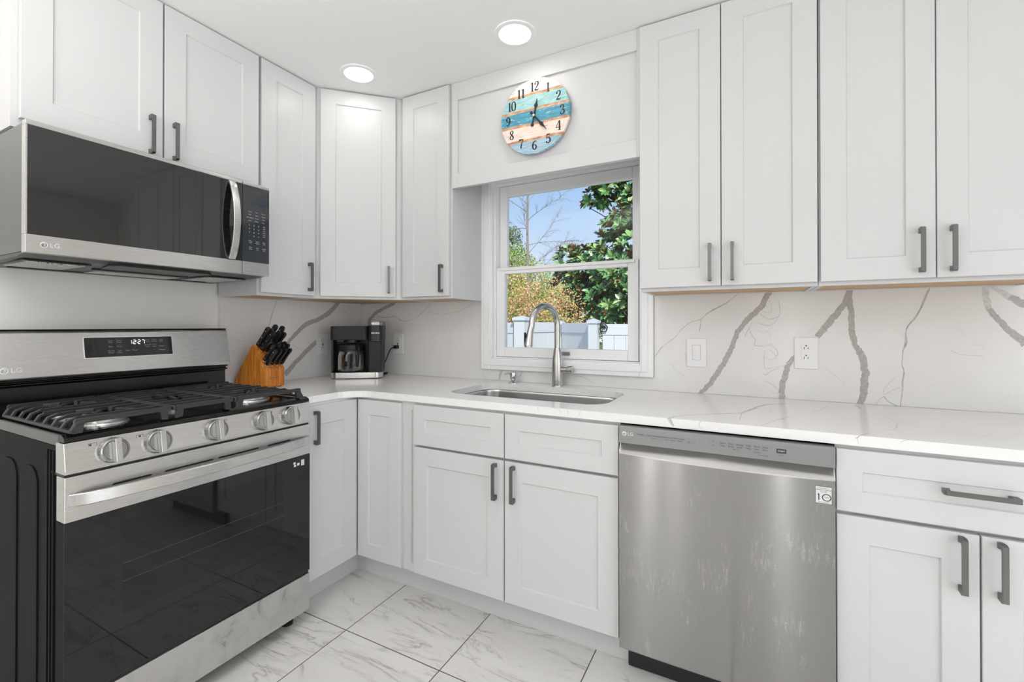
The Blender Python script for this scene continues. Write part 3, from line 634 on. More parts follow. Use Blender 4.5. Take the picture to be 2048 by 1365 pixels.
# door: slightly bowed sheet; local y front = -.035
def dwprof(u): return -.0345-.0055*math.sin(PI*u)**.8 if 0 < u < 1 else -.0345
b = bmesh.new(); nx = 28; rows = [.108, .112, .30, .45, .60, .762]
g = [[b.verts.new((DWW*i/nx, dwprof(i/nx)+(.003 if z == .108 else 0), z)) for i in range(nx+1)] for z in rows]
for a, c in zip(g, g[1:]):
    for i in range(nx): b.faces.new((a[i], a[i+1], c[i+1], c[i]))
mb = MB(); mb.merge(b, 0); mb.box(0, DWW, -.030, -.001, .108, .760, bev=.001)
mb.build('door', 'ss_dw', t)
# pocket handle: angled bright lip with a scoop behind the panel
def lip(zf):
    return zf
b = bmesh.new(); nx = 28; g = [[], [], [], []]
for i in range(nx+1):
    u = i/nx; s = math.sin(PI*u) if 0 < u < 1 else 0; xx = .003+(DWW-.006)*u
    zb = .7655-.006*s; 
    g[0].append(b.verts.new((xx, dwprof(u)-.0025, zb-.003))); g[1].append(b.verts.new((xx, dwprof(u)-.003, zb+.002)))
    g[2].append(b.verts.new((xx, -.012, .792))); g[3].append(b.verts.new((xx, -.006, .800)))
for a, c in zip(g, g[1:]):
    for i in range(nx): b.faces.new((a[i], a[i+1], c[i+1], c[i]))
mb = MB(); mb.merge(b, 0)
for xx in (0, DWW-.003): mb.prism([(-.0345, .762), (-.036, .768), (-.014, .797), (0, .80), (0, .762)], 'x', xx, xx+.003)
mb.build('pocket_handle', 'ss_dw_pocket', t)
MB().box(.14, DWW-.18, -.0068, -.0005, .783, .8035).build('handle_recess', 'black', t)
p = MB().box(0, DWW, -.0375, -.001, .7990, .8555, bev=.0016).build('control_panel', 'dw_panel', t)
Pf = Matrix.Translation((0, -.0381, 0)) @ RX
it = []
for x_, w_ in ((.063, 'POWER'), (.092, 'Auto'), (.110, 'Heavy'), (.128, 'Delicate'), (.147, 'Normal'), (.166, 'Turbo'), (.186, 'Download')): it.append((w_, .0062, x_+.008, .8335))
it += [('Machine Clean', .0042, .118, .8255), ('Rinse', .0045, .155, .8255), ('Express', .0045, .174, .8255), ('Cycle', .0058, .194, .8268)]
it += [('*', .009, .2215, .836), ('#', .008, .2215, .826), ('^', .009, .2915, .836), ('o', .008, .2915, .826)]
for x_, a_, c_ in ((.318, 'Steam', 'Clean'), (.340, 'Dual', 'Zone'), (.364, 'Energy', 'Saver'), (.387, 'High', 'Temp'), (.409, 'Extra', 'Dry'), (.431, 'Delay', 'Start')):
    it += [(a_, .0068, x_, .8355), (c_, .0068, x_, .8275)]
it += [('Half Load', .0045, .353, .8195), ('Rinse Aid', .0048, .409, .8185), ('Control Lock', .0045, .425, .8115), ('Cancel', .0045, .472, .818)]
text_join(it, 'lettering', 'dark_txt', p, Pf)
text_join([('8:88', .019, .257, .8315)], 'display_digits', 'grey_txt', p, Pf)
MB().box(.459, .484, -.0384, -.0374, .8235, .8365, bev=.0004).build('start_button', 'dark_txt', p)
text_join([('START', .0058, .4715, .8300)], 'lettering', 'silver_txt', p, Matrix.Translation((0, -.0386, 0)) @ RX)
def logo(name, X, r, parent, m='silver_txt', gap='dark_txt', txt=True, tm=None):
    """round emblem with the two letters beside it; X maps (x, y) of the surface plane"""
    b = MB(); b.lathe([(r, 0), (r, .0004)], X, 28); o = b.build(name, m, parent)
    mb = MB(); k = r*.12
    mb.box(-.42*r, -.42*r+k*2, -.5*r, .45*r, .00042, .0006, X=X); 
    pts = [(r*.66*math.cos(a), r*.66*math.sin(a), .0005) for a in [math.radians(80-d_) for d_ in range(0, 275, 15)]]
    mb.tube([X @ Vector(q) for q in [(-.02*r, .38*r, .0005), (-.02*r, -.34*r, .0005), (.34*r, -.34*r, .0005)]], k*.7, 6)
    mb.tube([X @ Vector(q) for q in pts[::-1]+[]], k*.7, 6); mb.tube([X @ Vector(q) for q in [(.16*r, 0, .0005), (.66*r, 0, .0005)]], k*.7, 6)
    mb.build('emblem_mark', gap, parent)
    if txt: text_join([('LG', r*2.15, r*2.75, -.02*r)], 'logo', tm or m, parent, X)
logo('emblem', Matrix.Translation((.0185, -.0378, .8315)) @ RX, .0072, p)
s = MB().box(.5535, .5915, -.0356-.0012, -.0352, .6975, .7440, bev=.0004).build('warranty_sticker', 'sticker', t)
Sf = Matrix.Translation((0, -.0370, 0)) @ RX
text_join([('LIMITED WARRANTY', .0032, .5725, .7395), ('DIRECT DRIVE', .0056, .5725, .7345), ('MOTOR', .0042, .5725, .7298), ('YEARS', .0036, .5795, .7145), ('PARTS WARRANTY', .0030, .5725, .7005)], 'lettering', 'dark_txt', s, Sf)
mb = MB(); mb.box(.5600, .5628, -.0372, -.0367, .7055, .7235); mb.box(.5585, .5605, -.0372, -.0367, .7205, .7235)
mb.tube([Vector((.5795+.0098*math.cos(a), -.0370, .7145+.0090*math.sin(a))) for a in [2*PI*i/28 for i in range(29)]], .0013, 6)
mb.box(.5555, .5895, -.0371, -.0368, .7268, .7270); mb.build('number_ten', 'dark_txt', s)
mb = MB(); ring_pts = ((.5535, .6975), (.5915, .6975), (.5915, .744), (.5535, .744), (.5535, .6975))
mb.tube([Vector((a, -.0369, c)) for a, c in ring_pts], .0004, 6); mb.build('sticker_border', 'dark_txt', s)
mb = MB(); mb.box(.012, DWW-.012, .040, .056, .004, .107, bev=.004); mb.build('kick_plate', 'black', t)
MB().prism(rrect(.028, .036, .055, .095, .0035, 4), 'y', .0385, .0402).build('vent_slot', 'side_dark', t)

# ---------------------------------------------------------------- gas range (world y -1.682..-.936, front facing +X)
RY0, RY1 = -1.682, -.9365; RYC = (RY0+RY1)/2
t = thing('gas_range', 'freestanding stainless gas range with black oven glass, five knobs and backguard', 'range', (.35, RYC, 0))
OF = Matrix.Translation((-.35, -RYC, 0))
def rb(mb, name, m, par=None, flat=False):
    bmesh.ops.transform(mb.bm, matrix=OF, verts=mb.bm.verts); return mb.build(name, m, par or t, flat=flat)
# body with pressed side panels
mb = MB(); mb.box(.030, .640, RY0+.004, RY1-.004, .055, .874, bev=.002)
for x0_, x1_ in ((.07, .20), (.235, .365), (.40, .515)):
    mb.prism(rrect(x0_, x1_, .11, .80, .05, 6), 'y', RY0+.001, RY0+.006, bev=.0016)
for x0_ in (.575, .595, .615): mb.box(x0_, x0_+.010, RY0+.0005, RY0+.006, .10, .86, bev=.0018)
rb(mb, 'body', 'side_dark')
for ya_, yb_ in ((RY0+.0005, RY0+.010), (RY1-.010, RY1-.0005)): rb(MB().box(.030, .655, ya_, yb_, .876, .905, bev=.003), 'side_trim', 'mw_side')
mb = MB(); mb.prism([(.10, .900), (.10, .9065), (.668, .9065), (.684, .900), (.687, .888), (.66, .888), (.66, .890)], 'y', RY0+.002, RY1-.002, bev=.0012)
mb.box(.12, .655, RY0+.028, RY1-.028, .9066, .9075)
rb(mb, 'cooktop', 'enamel')
mb = MB(); mb.prism([(.655, .8865), (.6865, .8865), (.6975, .8155), (.6965, .8055), (.640, .8055), (.640, .8865)], 'y', RY0, RY1, bev=.0022); 
cp = rb(mb, 'control_panel', 'ss_h')
# oven door, glass, inner window, drawer
mb = MB(); mb.box(.642, .691, RY0+.001, RY1-.001, .679, .798, bev=.0025); dr = rb(mb, 'oven_door', 'ss_h')
rb(MB().box(.642, .6878, RY0+.0015, RY1-.0015, .212, .6785), 'door_core', 'side_dark', dr)
rb(MB().box(.6880, .6896, RY0+.0015, RY1-.0015, .212, .6785, bev=.0005), 'door_glass', 'blk_glass', dr)
mb = MB(); mb.box(.6890, .6898, -1.5545, -1.0550, .378, .640); rb(mb, 'oven_window', 'blk_glass2', dr)
mb = MB()
for z_ in (.52, .47): mb.tube([(.69005, -1.5545, z_), (.69005, -1.0550, z_)], .0007, 6)
rb(mb, 'oven_rack', 'dark_txt', dr)
mb = MB()
for a_, c_ in ((-1.582, -1.484), (-1.454, -1.309), (-1.297, -1.152), (-1.122, -1.024)): mb.prism([(a_, .7515), (a_+.006, .7545), (c_-.006, .7545), (c_, .7515), (c_-.006, .7490), (a_+.006, .7490)], 'x', .6905, .6915)
rb(mb, 'vent_slots', 'black', dr)
mb = MB(); pth = []
for i in range(25):
    u = i/24; yy = RY0+.012+(RY1-RY0-.024)*u; s_ = math.sin(PI*u)**.45 if 0 < u < 1 else 0
    pth.append((.691+.045*s_, yy, .7370+.0*s_))
mb.tube(pth, 0, rect=(.012, .032), up=(0, 0, 1)); hd = rb(mb, 'handle', 'ss_h', dr)
mb = MB(); mb.box(.642, .689, RY0+.001, RY1-.001, .054, .199, bev=.002); rb(mb, 'storage_drawer', 'ss_drawer')
mb = MB(); mb.box(.60, .684, RY0+.003, RY1-.003, .1995, .2115); rb(mb, 'drawer_gap', 'black')
mb = MB(); mb.box(.60, .684, RY0+.003, RY1-.003, .7985, .8050); rb(mb, 'door_gap', 'black')
for x_ in (.08, .62):
    for y_ in (RY0+.05, RY1-.05):
        mb = MB(); mb.lathe([(.022, 0.0005), (.022, .012), (.012, .014), (.012, .056)], Matrix.Translation((x_, y_, 0)), 16); rb(mb, 'foot', 'black')
# knobs
na = math.atan2(.011, .071)
for i, y_ in enumerate((-1.581, -1.4735, -1.3065, -1.1415, -1.032)):
    K = Matrix.Translation((.6925, y_, .8475)) @ Matrix.Rotation(-na, 4, 'Y') @ Matrix.Rotation(PI/2, 4, 'Y')
    mb = MB(); mb.lathe([(.0345, .0005), (.0345, .006), (.0325, .010), (.0325, .020), (.0305, .0225), (.0285, .0225), (.026, .020)], K, 40)
    kn = rb(mb, 'knob', 'knob')
    mb = MB(); mb.box(-.032, .032, -.0075, .0075, .020, .0405, bev=.0016, X=K); rb(mb, 'knob_grip', 'knob_grip', kn)
it = []
for y_ in (-1.581, -1.4735, -1.3065, -1.1415, -1.032): it.append(('.', .014, y_, .8385+.05))
for k_, y_ in enumerate((-1.581, -1.4735, -1.3065, -1.1415, -1.032)):
    mb = MB()
    d_ = -.052 if k_ < 2 else .030
    zc = .8715; yc = y_+d_+ (.010 if k_ < 2 else 0)
    xs_ = .6865+.011*(.8865-zc)/.071+.0006
    for q in ((-.009, .009, -.0045, -.004), (-.009, .009, .004, .0045), (-.009, -.0085, -.0045, .0045), (.0085, .009, -.0045, .0045)):
        mb.box(xs_-.0012, xs_, yc+q[0], yc+q[1], zc+q[2], zc+q[3])
    sx_ = (-.005, .0, .0, .005, .005)[k_]; mb.box(xs_-.0012, xs_+.0001, yc+sx_-.0025, yc+sx_+.0025, zc-.0025, zc+.0025)
    rb(mb, 'burner_mark', 'dark_txt', cp)
    xs_ = .6865+.011*(.8865-.8815)/.071+.0006; rb(MB().box(xs_-.0012, xs_, y_-.0012, y_+.0012, .8805, .8825), 'pointer_mark', 'dark_txt', cp)
# grates
GX0, GX1, GZ = .205, .690, .946
def grate(y0_, y1_, side):
    mb = MB(); r1 = .0095
    xs_ = [GX0+.006+i*(GX1-GX0-.012)/8 for i in range(9)]
    zb_ = .9085
    yc = (y0_+y1_)/2; burners = [(.335, yc), (.570, yc)] if side else [(.45, yc)]
    def bar(p, q, w_=.0062, h_=.011): mb.tube([p, q], 0, rect=(w_, h_), up=(0, 0, 1))
    for xi in (xs_[0], xs_[-1]):                       # front and back rails
        ya_, yb_ = y0_+.010, y1_-.010
        mb.prism([(ya_, zb_), (ya_, GZ-.004), (ya_+.004, GZ), (yb_-.004, GZ), (yb_, GZ-.004), (yb_, zb_), (yb_-.016, zb_), (yb_-.020, GZ-.013), (ya_+.020, GZ-.013), (ya_+.016, zb_)], 'x', xi-.005, xi+.005)
    for yy in (y0_+.005, y1_-.005):
        if (side == -1 and yy < yc) or (side == 1 and yy > yc):
            mb.box(xs_[0]-.006, xs_[-1]+.006, yy-.005, yy+.005, zb_+.001, zb_+.010, bev=.0015)
        else: mb.box(xs_[0]-.004, xs_[-1]+.004, yy-.0045, yy+.0045, GZ-.014, GZ-.001, bev=.0015)
    for xi in xs_[1:-1] + ([xs_[0], xs_[-1]] if side else []):
        ya_, yb_ = y0_+.010, y1_-.010
        if side == -1: ya_ += .022
        if side == 1: yb_ -= .022
        segs = [(ya_, yb_)]
        for bx_, by_ in burners:
            dd = abs(xi-bx_); rad = .052 if side else .07
            if dd < rad:
                hw = math.sqrt(rad*rad-dd*dd)*(1.0 if side else .55); segs = [q for s0, s1 in segs for q in ((s0, by_-hw), (by_+hw, s1)) if q[1]-q[0] > .012]
        for s0, s1 in segs: bar((xi, s0, GZ-.0065), (xi, s1, GZ-.0065))
        if side == -1: mb.tube([(xi, ya_+.002, GZ-.0065), (xi, y0_+.014, GZ-.013), (xi, y0_+.005, zb_+.008)], 0, rect=(.008, .012), up=(1, 0, 0))
        if side == 1: mb.tube([(xi, yb_-.002, GZ-.0065), (xi, y1_-.014, GZ-.013), (xi, y1_-.005, zb_+.008)], 0, rect=(.008, .012), up=(1, 0, 0))
    for bx_, by_ in burners:                            # diagonal raised fingers
        for a_ in ((45, 135, 225, 315) if side else (0, 180)):
            c_, s_ = math.cos(math.radians(a_)), math.sin(math.radians(a_))
            bar((bx_+.026*c_, by_+.026*s_, GZ-.004), (bx_+.068*c_, by_+.068*s_, GZ-.0065), .009, .013)
    if side: mb.box((xs_[3]+xs_[4])/2+.028, (xs_[3]+xs_[4])/2+.036, y0_+.02, y1_-.02, GZ-.013, GZ-.002)
    for xi in (xs_[0], xs_[-1]):
        for yy in (y0_+.012, y1_-.012): mb.cyl((xi, yy, .9075), (xi, yy, .930), .005, nseg=10)
    return rb(mb, 'grate', 'iron')
grate(-1.670, -1.4330, -1); grate(-1.4290, -1.2440, 0); grate(-1.2400, -.9700, 1)
for bx_, by_, r_ in ((.335, -1.5515, .036), (.570, -1.5515, .045), (.335, -1.105, .036), (.570, -1.105, .045)):
    mb = MB(); mb.lathe([(r_+.012, .9076), (r_+.010, .912), (r_, .914), (r_-.002, .922)], Matrix.Translation((bx_, by_, 0)), 36); bu = rb(mb, 'burner', 'alu')
    mb = MB(); mb.lathe([(r_-.003, .9222), (r_-.001, .925), (r_-.004, .930), (.004, .9305)], Matrix.Translation((bx_, by_, 0)), 36); rb(mb, 'burner_cap', 'enamel', bu)
mb = MB(); mb.prism(rrect(.36, .54, RYC-.07-.0, RYC-.005, .032), 'z', .9076, .920); mb2 = mb; bu = rb(mb, 'burner', 'alu')
mb = MB(); mb.prism(rrect(.363, .537, RYC-.067, RYC-.008, .029), 'z', .9202, .929, bev=.002); rb(mb, 'burner_cap', 'enamel', bu)
# backguard
mb = MB(); mb.prism([(.030, 1.176), (.118, 1.176), (.124, 1.168), (.152, 1.020), (.148, 1.014), (.030, 1.014)], 'y', RY0+.001, RY1-.001, bev=.003); bgd = rb(mb, 'backguard', 'ss_h')
mb = MB(); mb.prism([(.030, .9080), (.030, 1.0135), (.150, 1.0135), (.150, 1.009), (.134, 1.007), (.134, 1.003), (.146, 1.000), (.146, .996), (.128, .990), (.132, .9080)], 'y', RY0+.006, RY1-.010, bev=.001); rb(mb, 'rear_vent', 'enamel')
mb = MB(); mb.box(.030, .119, RY0+.0008, RY1-.0008, 1.1762, 1.1800, bev=.001); rb(mb, 'top_cap', 'side_dark')
# surface of the backguard: x = .124 at 1.168 -> .152 at 1.020
sl = math.atan2(.028, .148)
BG = OF @ Matrix.Translation((.138, 0, 1.094)) @ Matrix.Rotation(-sl, 4, 'Y') @ Matrix.Rotation(PI/2, 4, 'Z') @ RX     # local x -> +y world, y -> up along the panel, z -> out
def onbg(mb): bmesh.ops.transform(mb.bm, matrix=BG, verts=mb.bm.verts); return mb
dp = onbg(MB().prism(rrect(-1.452, -1.166, -.021, .058, .004, 3), 'z', .0001, .0016)).build('display_frame', 'silver_txt', bgd)
dp = onbg(MB().prism(rrect(-1.449, -1.168, -.0185, .0555, .003, 3), 'z', .0010, .0020)).build('display_glass', 'blk_glass', bgd)
TB = BG @ Matrix.Translation((0, 0, .0022))
text_join([(a_, .0072, -1.372+c_, y_) for a_, c_, y_ in (('Conv.', 0, .043), ('Bake', 0, .036), ('Conv.', .026, .043), ('Roast', .026, .036), ('Bake', 0, .020), ('Broil', .026, .020), ('Air Fry', 0, .004), ('Warm', 0, -.003), ('Self', .026, .004), ('Clean', .026, -.003),
    ('Bake', .052, .004), ('Timer', .074, .004), ('Cook', .118, .043), ('Time', .118, .036), ('Timer', .140, .043), ('On/Off', .140, .036), ('Remote', .118, .024), ('Start', .118, .016), ('Oven', .140, .024), ('Light', .140, .016), ('Clear', .166, .043), ('OFF', .166, .036), ('START', .166, .016), ('-', .118, .002), ('+', .140, .002), ('Settings', .166, .002))], 'lettering', 'grey_txt', bgd, TB)
# seven-segment clock 12:27
mb = MB(); seg = {'1': 'bc', '2': 'abged', '7': 'abc'}; W_, H_ = .0085, .0150
def segm(c_, x_):
    k = .0009
    G = {'a': ((-W_/2, H_/2), (W_/2, H_/2)), 'b': ((W_/2, H_/2), (W_/2, 0)), 'c': ((W_/2, 0), (W_/2, -H_/2)), 'd': ((-W_/2, -H_/2), (W_/2, -H_/2)), 'e': ((-W_/2, 0), (-W_/2, -H_/2)), 'f': ((-W_/2, H_/2), (-W_/2, 0)), 'g': ((-W_/2, 0), (W_/2, 0))}
    for q in seg[c_]:
        (a0, b0), (a1, b1) = G[q]; mb.box(x_+min(a0, a1)-(k if a0 == a1 else -k*1.3), x_+max(a0, a1)+(k if a0 == a1 else -k*1.3), min(b0, b1)-(k if b0 == b1 else -k*1.3)+.036, max(b0, b1)+(k if b0 == b1 else -k*1.3)+.036, .0021, .0023)
for c_, x_ in (('1', -1.3105), ('2', -1.297), ('2', -1.282), ('7', -1.2685)): segm(c_, x_)
for y_ in (.0325, .0395): mb.box(-1.2902, -1.2888, y_-.0007, y_+.0007, .0021, .0023)
onbg(mb).build('clock_digits', 'led', bgd)
logo('emblem', BG @ Matrix.Translation((-1.652, -.0475, .0001)), .0105, bgd, m='silver_txt', gap='grey_txt')
# label stickers at the glass corner
mb = MB(); mb.box(.6896, .6899, -.978, -.964, .640, .662); mb.box(.6896, .6899, -.996, -.986, .644, .654); mb.box(.6896, .6899, -1.010, -1.001, .642, .650); mb.box(.6896, .6899, -1.012, -1.003, .652, .660); rb(mb, 'label', 'sticker', dr)
mb = MB()
for z_ in (.645, .650, .655): mb.box(.68985, .6900, -.975, -.967, z_, z_+.0015)
rb(mb, 'label_print', 'grey_txt', dr)

# ---------------------------------------------------------------- over-the-range microwave
MY0, MY1, MZ0, MZ1, MXF = -1.681, -.9315, 1.4045, 1.7895, .420
t = thing('microwave', 'stainless over-the-range microwave with black door glass and curved handle', 'microwave', (.2, RYC, MZ0))
OF = Matrix.Translation((-.2, -RYC, -MZ0)); 
mb = MB(); mb.box(.001, .388, MY0+.004, MY1-.002, MZ0+.006, MZ1-.002, bev=.002); rb(mb, 'body', 'mw_side')
mb = MB(); mb.box(.3885, .393, MY0+.003, MY1-.002, MZ0+.004, MZ1-.003); rb(mb, 'door_gasket', 'black')
YS = -1.0485
mb = MB(); mb.box(.3935, MXF, MY0, YS-.0008, MZ0+.001, 1.4590, bev=.002); mb.box(.3935, MXF, MY0, YS-.0008, 1.7755, MZ1, bev=.002); mb.box(.3935, MXF-.0012, MY0, YS-.0008, 1.459, 1.7755, bev=.001)
dr = rb(mb, 'door', 'ss_h')
mb = MB(); mb.box(.41, MXF+.0006, MY0+.0045, YS-.0012, 1.4592, 1.7752, bev=.0006); rb(mb, 'door_glass', 'mw_glass', dr)
mb = MB(); mb.box(.3935, MXF, YS+.0012, MY1, MZ0+.001, 1.4590, bev=.002); mb.box(.3935, MXF, YS+.0012, MY1, 1.7755, MZ1, bev=.002); mb.box(.3935, MXF-.0012, YS+.0012, MY1, 1.459, 1.7755)
cp = rb(mb, 'control_panel', 'ss_h')
mb = MB(); mb.box(.41, MXF+.0006, YS+.0014, MY1-.0006, 1.4592, 1.7752, bev=.0006); rb(mb, 'control_glass', 'panel_glass', cp)
TM = OF @ Matrix.Translation((MXF+.0008, 0, 0)) @ Matrix.Rotation(PI/2, 4, 'Z') @ RX
it = [(':', .009, -.986, 1.697)]
for j, row in enumerate((('Sensor', 'Melt', 'Popcorn'), ('Auto', 'Soften', 'Defrost'), ('Auto Defrost', 'Sensor', 'Hood'), ('Cook', 'Reheat', 'Power'))):
    for i_, w_ in enumerate(row): it.append((w_, .0050, -1.018+i_*.030, 1.668-j*.0125))
for j, row in enumerate(('123', '456', '789', '-0+')):
    for i_, c_ in enumerate(row): it.append((c_, .0088, -1.020+i_*.020, 1.612-j*.0150))
for j, w_ in enumerate(('Light', 'High', 'Vent', 'Turbo', 'Cook', 'Timer')): it.append((w_, .0048, -.955, 1.614-j*.0085))
for j, row in enumerate((('Power', 'Sensor', 'More'), ('Level', 'Reheat', '+30 s'), ('STOP', 'Clock', 'START'), ('Clear', 'Set', 'Enter'))):
    for i_, w_ in enumerate(row): it.append((w_, .0056, -1.015+i_*.030, (1.546, 1.539, 1.519, 1.512)[j]))
text_join(it, 'lettering', 'silver_txt', cp, TM)
mb = MB(); pth = []
for i in range(21):
    u = i/20; s_ = math.sin(PI*u)**.7 if 0 < u < 1 else 0; pth.append((MXF+.003+.036*s_, -1.094, 1.4625+(1.771-1.4625)*u))
mb.tube(pth, 0, rect=(.009, .027), up=(0, 1, 0))
rb(mb, 'handle', 'ss_h', dr)
logo('emblem', OF @ Matrix.Translation((MXF+.0002, -1.641, 1.4315)) @ Matrix.Rotation(PI/2, 4, 'Z') @ RX, .0088, dr, m='silver_txt', gap='dark_txt')
# underside
mb = MB(); mb.prism([(.001, MZ0+.006), (.392, MZ0+.006), (.392, MZ0+.001), (.34, MZ0-.004), (.001, MZ0-.013)], 'y', MY0+.006, MY1-.004, bev=.001); un = rb(mb, 'underside_panel', 'mw_under')
def undz(x_): return MZ0-.013+(.009)*(x_-.001)/.339
def flatp(mb, x0_, x1_, y0_, y1_, dz, th): mb.box(x0_, x1_, y0_, y1_, undz((x0_+x1_)/2)-dz-th, undz((x0_+x1_)/2)-dz+.002)
for y0_, y1_ in ((-1.640, -1.500), (-1.110, -.970)):
    mb = MB(); flatp(mb, .07, .30, y0_-.012, y1_+.012, .001, .002); o_ = rb(mb, 'filter_frame', 'black', un)
    mb = MB(); flatp(mb, .085, .285, y0_, y1_, .0032, .002); rb(mb, 'grease_filter', 'mesh', un)
mb = MB(); mb.prism([(.20, -1.43), (.345, -1.46), (.372, -1.44), (.372, -1.15), (.345, -1.13), (.20, -1.16)], 'z', undz(.3)-.0045, undz(.3)+.003); rb(mb, 'vent_recess', 'black', un)
mb = MB(); flatp(mb, .07, .17, -1.43, -1.16, .002, .003); rb(mb, 'light_cover', 'alu', un)
mb = MB(); flatp(mb, .045, .055, MY0+.06, MY1-.06, .001, .002); flatp(mb, .19, .20, -1.45, -1.14, .001, .004); rb(mb, 'seam', 'black', un)

# ---------------------------------------------------------------- recessed lights
def downlight(x_, y_, label=None, group=None):
    t = thing('downlight', label, 'ceiling light', (x_, y_, ZC), (0, 0, 0), group)
    MB().lathe([(.086, -.0002), (.085, -.004), (.074, -.007), (.066, -.0045)], nseg=48, capb=False, capt=False).build('trim_ring', 'lamptrim', t)
    b = MB(); b.lathe([(.0665, -.0046), (.0665, -.0030)], nseg=48); b.build('lens', 'lampglow', t)
    return t
downlight(.590, -.587, 'round recessed ceiling light near the corner, above the diagonal cabinet')
downlight(1.397, -.506, 'round recessed ceiling light above the clock and window')
for q in ((1.40, -2.05), (3.2, -1.55), (2.7, -2.3), (1.6, -3.5), (3.1, -3.6)):  # unseen downlights added to fill the room with light
    downlight(q[0], q[1], 'unseen round recessed ceiling light added as fill behind the camera', 'added fill lights behind the camera')

# ---------------------------------------------------------------- wall clock
CR = .170
cm = mat('clock_painted_planks', (.7, .6, .5), .6); n = NT(cm); M['clock'] = cm
c = n.n('ShaderNodeTexCoord'); sx = n.n('ShaderNodeSeparateXYZ'); n.l(c.outputs['Object'], sx.inputs[0])
wob = n.math('MULTIPLY', n.math('SUBTRACT', n.noise(n.coord((14, 1, 14)), 1.0, 3), .5), .010)
zz = n.math('ADD', sx.outputs[2], wob); zn = n.math('DIVIDE', n.math('ADD', zz, CR), 2*CR)
band = n.ramp(zn, [(0, (.30, .47, .60)), (.195, (.84, .68, .58)), (.40, (.05, .27, .38)), (.595, (.24, .52, .55)), (.80, (.86, .76, .66))], 'CONSTANT')
band2 = n.ramp(zn, [(0, (.45, .62, .72)), (.195, (.92, .80, .70)), (.40, (.10, .38, .52)), (.595, (.45, .68, .66)), (.80, (.95, .88, .80))], 'CONSTANT')
fib = n.noise(n.coord((9, 1, 70)), 1.6, 6, .65)
col = n.mix(n.ramp(fib, [(.38, (0, 0, 0)), (.62, (1, 1, 1))]), band, band2)
chip = n.ramp(n.noise(n.coord((11, 1, 60)), 2.1, 5, .7), [(.59, (0, 0, 0)), (.63, (.85, .85, .85))]); col = n.mix(chip, col, (.85, .80, .74))
crk = n.ramp(n.noise(n.coord((7, 1, 110)), 1.7, 4, .6), [(.34, (.9, .9, .9)), (.375, (0, 0, 0))]); col = n.mix(crk, col, (.33, .20, .13))
dmin = None
for z0_ in (.195, .40, .595, .80):
    dd = n.math('ABSOLUTE', n.math('SUBTRACT', zn, z0_)); dmin = dd if dmin is None else n.math('MINIMUM', dmin, dd)
th = n.math('ADD', .010, n.math('MULTIPLY', n.noise(n.coord((18, 1, 5)), 1.4, 4), .014))
col = n.mix(n.math('LESS_THAN', dmin, th), col, n.ramp(n.noise(n.coord((20, 1, 60)), 1.5, 4), [(.4, (.50, .24, .12)), (.65, (.78, .48, .30))]))
n.base(col)
t = thing('wall_clock', 'round beach-coloured plank wall clock hanging on the valance above the window', 'clock', (1.399, -.3025, 2.143))
b = MB(); pr_ = []
for i in range(120):
    a = 2*PI*i/120; k_ = noise.noise(Vector((math.cos(a)*9, math.sin(a)*9, 2)))*.0022*(2.2 if math.sin(a) < -.3 or math.cos(a) > .7 else 1)
    pr_.append(((CR+k_)*math.cos(a), (CR+k_)*math.sin(a)))
b.prism(pr_, 'y', -.016, -.001); b.build('clock_face', 'clock', t)
def stroke(mb, pts, y, X):
    P = [Vector(p) for p in pts]
    for _ in range(2):                       # chaikin smoothing
        if len(P) > 2:
            Q = [P[0]]
            for a, c_ in zip(P, P[1:]): Q += [a*.75+c_*.25, a*.25+c_*.75]
            P = Q+[P[-1]]
    prev = None; N = len(P); bb_ = bmesh.new()
    for i, p in enumerate(P):
        d = (P[min(i+1, N-1)]-P[max(i-1, 0)]); d = Vector((d.x, d.y)).normalized(); nn = Vector((-d.y, d.x))*p.z*.62
        A = [bb_.verts.new((p.x+nn.x, y, p.y+nn.y)), bb_.verts.new((p.x-nn.x, y, p.y-nn.y)), bb_.verts.new((p.x-nn.x, y+.02, p.y-nn.y)), bb_.verts.new((p.x+nn.x, y+.02, p.y+nn.y))]
        if prev:
            for k in range(4): bb_.faces.new((prev[k], A[k], A[(k+1) % 4], prev[(k+1) % 4]))
        else: bb_.faces.new(A)
        prev = A
    bb_.faces.new(prev[::-1]); bmesh.ops.recalc_face_normals(bb_, faces=bb_.faces); mb.merge(bb_, 0, X)
six = [(.49, .86, .10), (.38, .96, .05), (.22, .86, .09), (.10, .58, .15), (.10, .25, .14), (.26, .02, .05), (.44, .08, .11), (.52, .28, .14), (.44, .50, .09), (.28, .57, .04), (.12, .46, .04)]
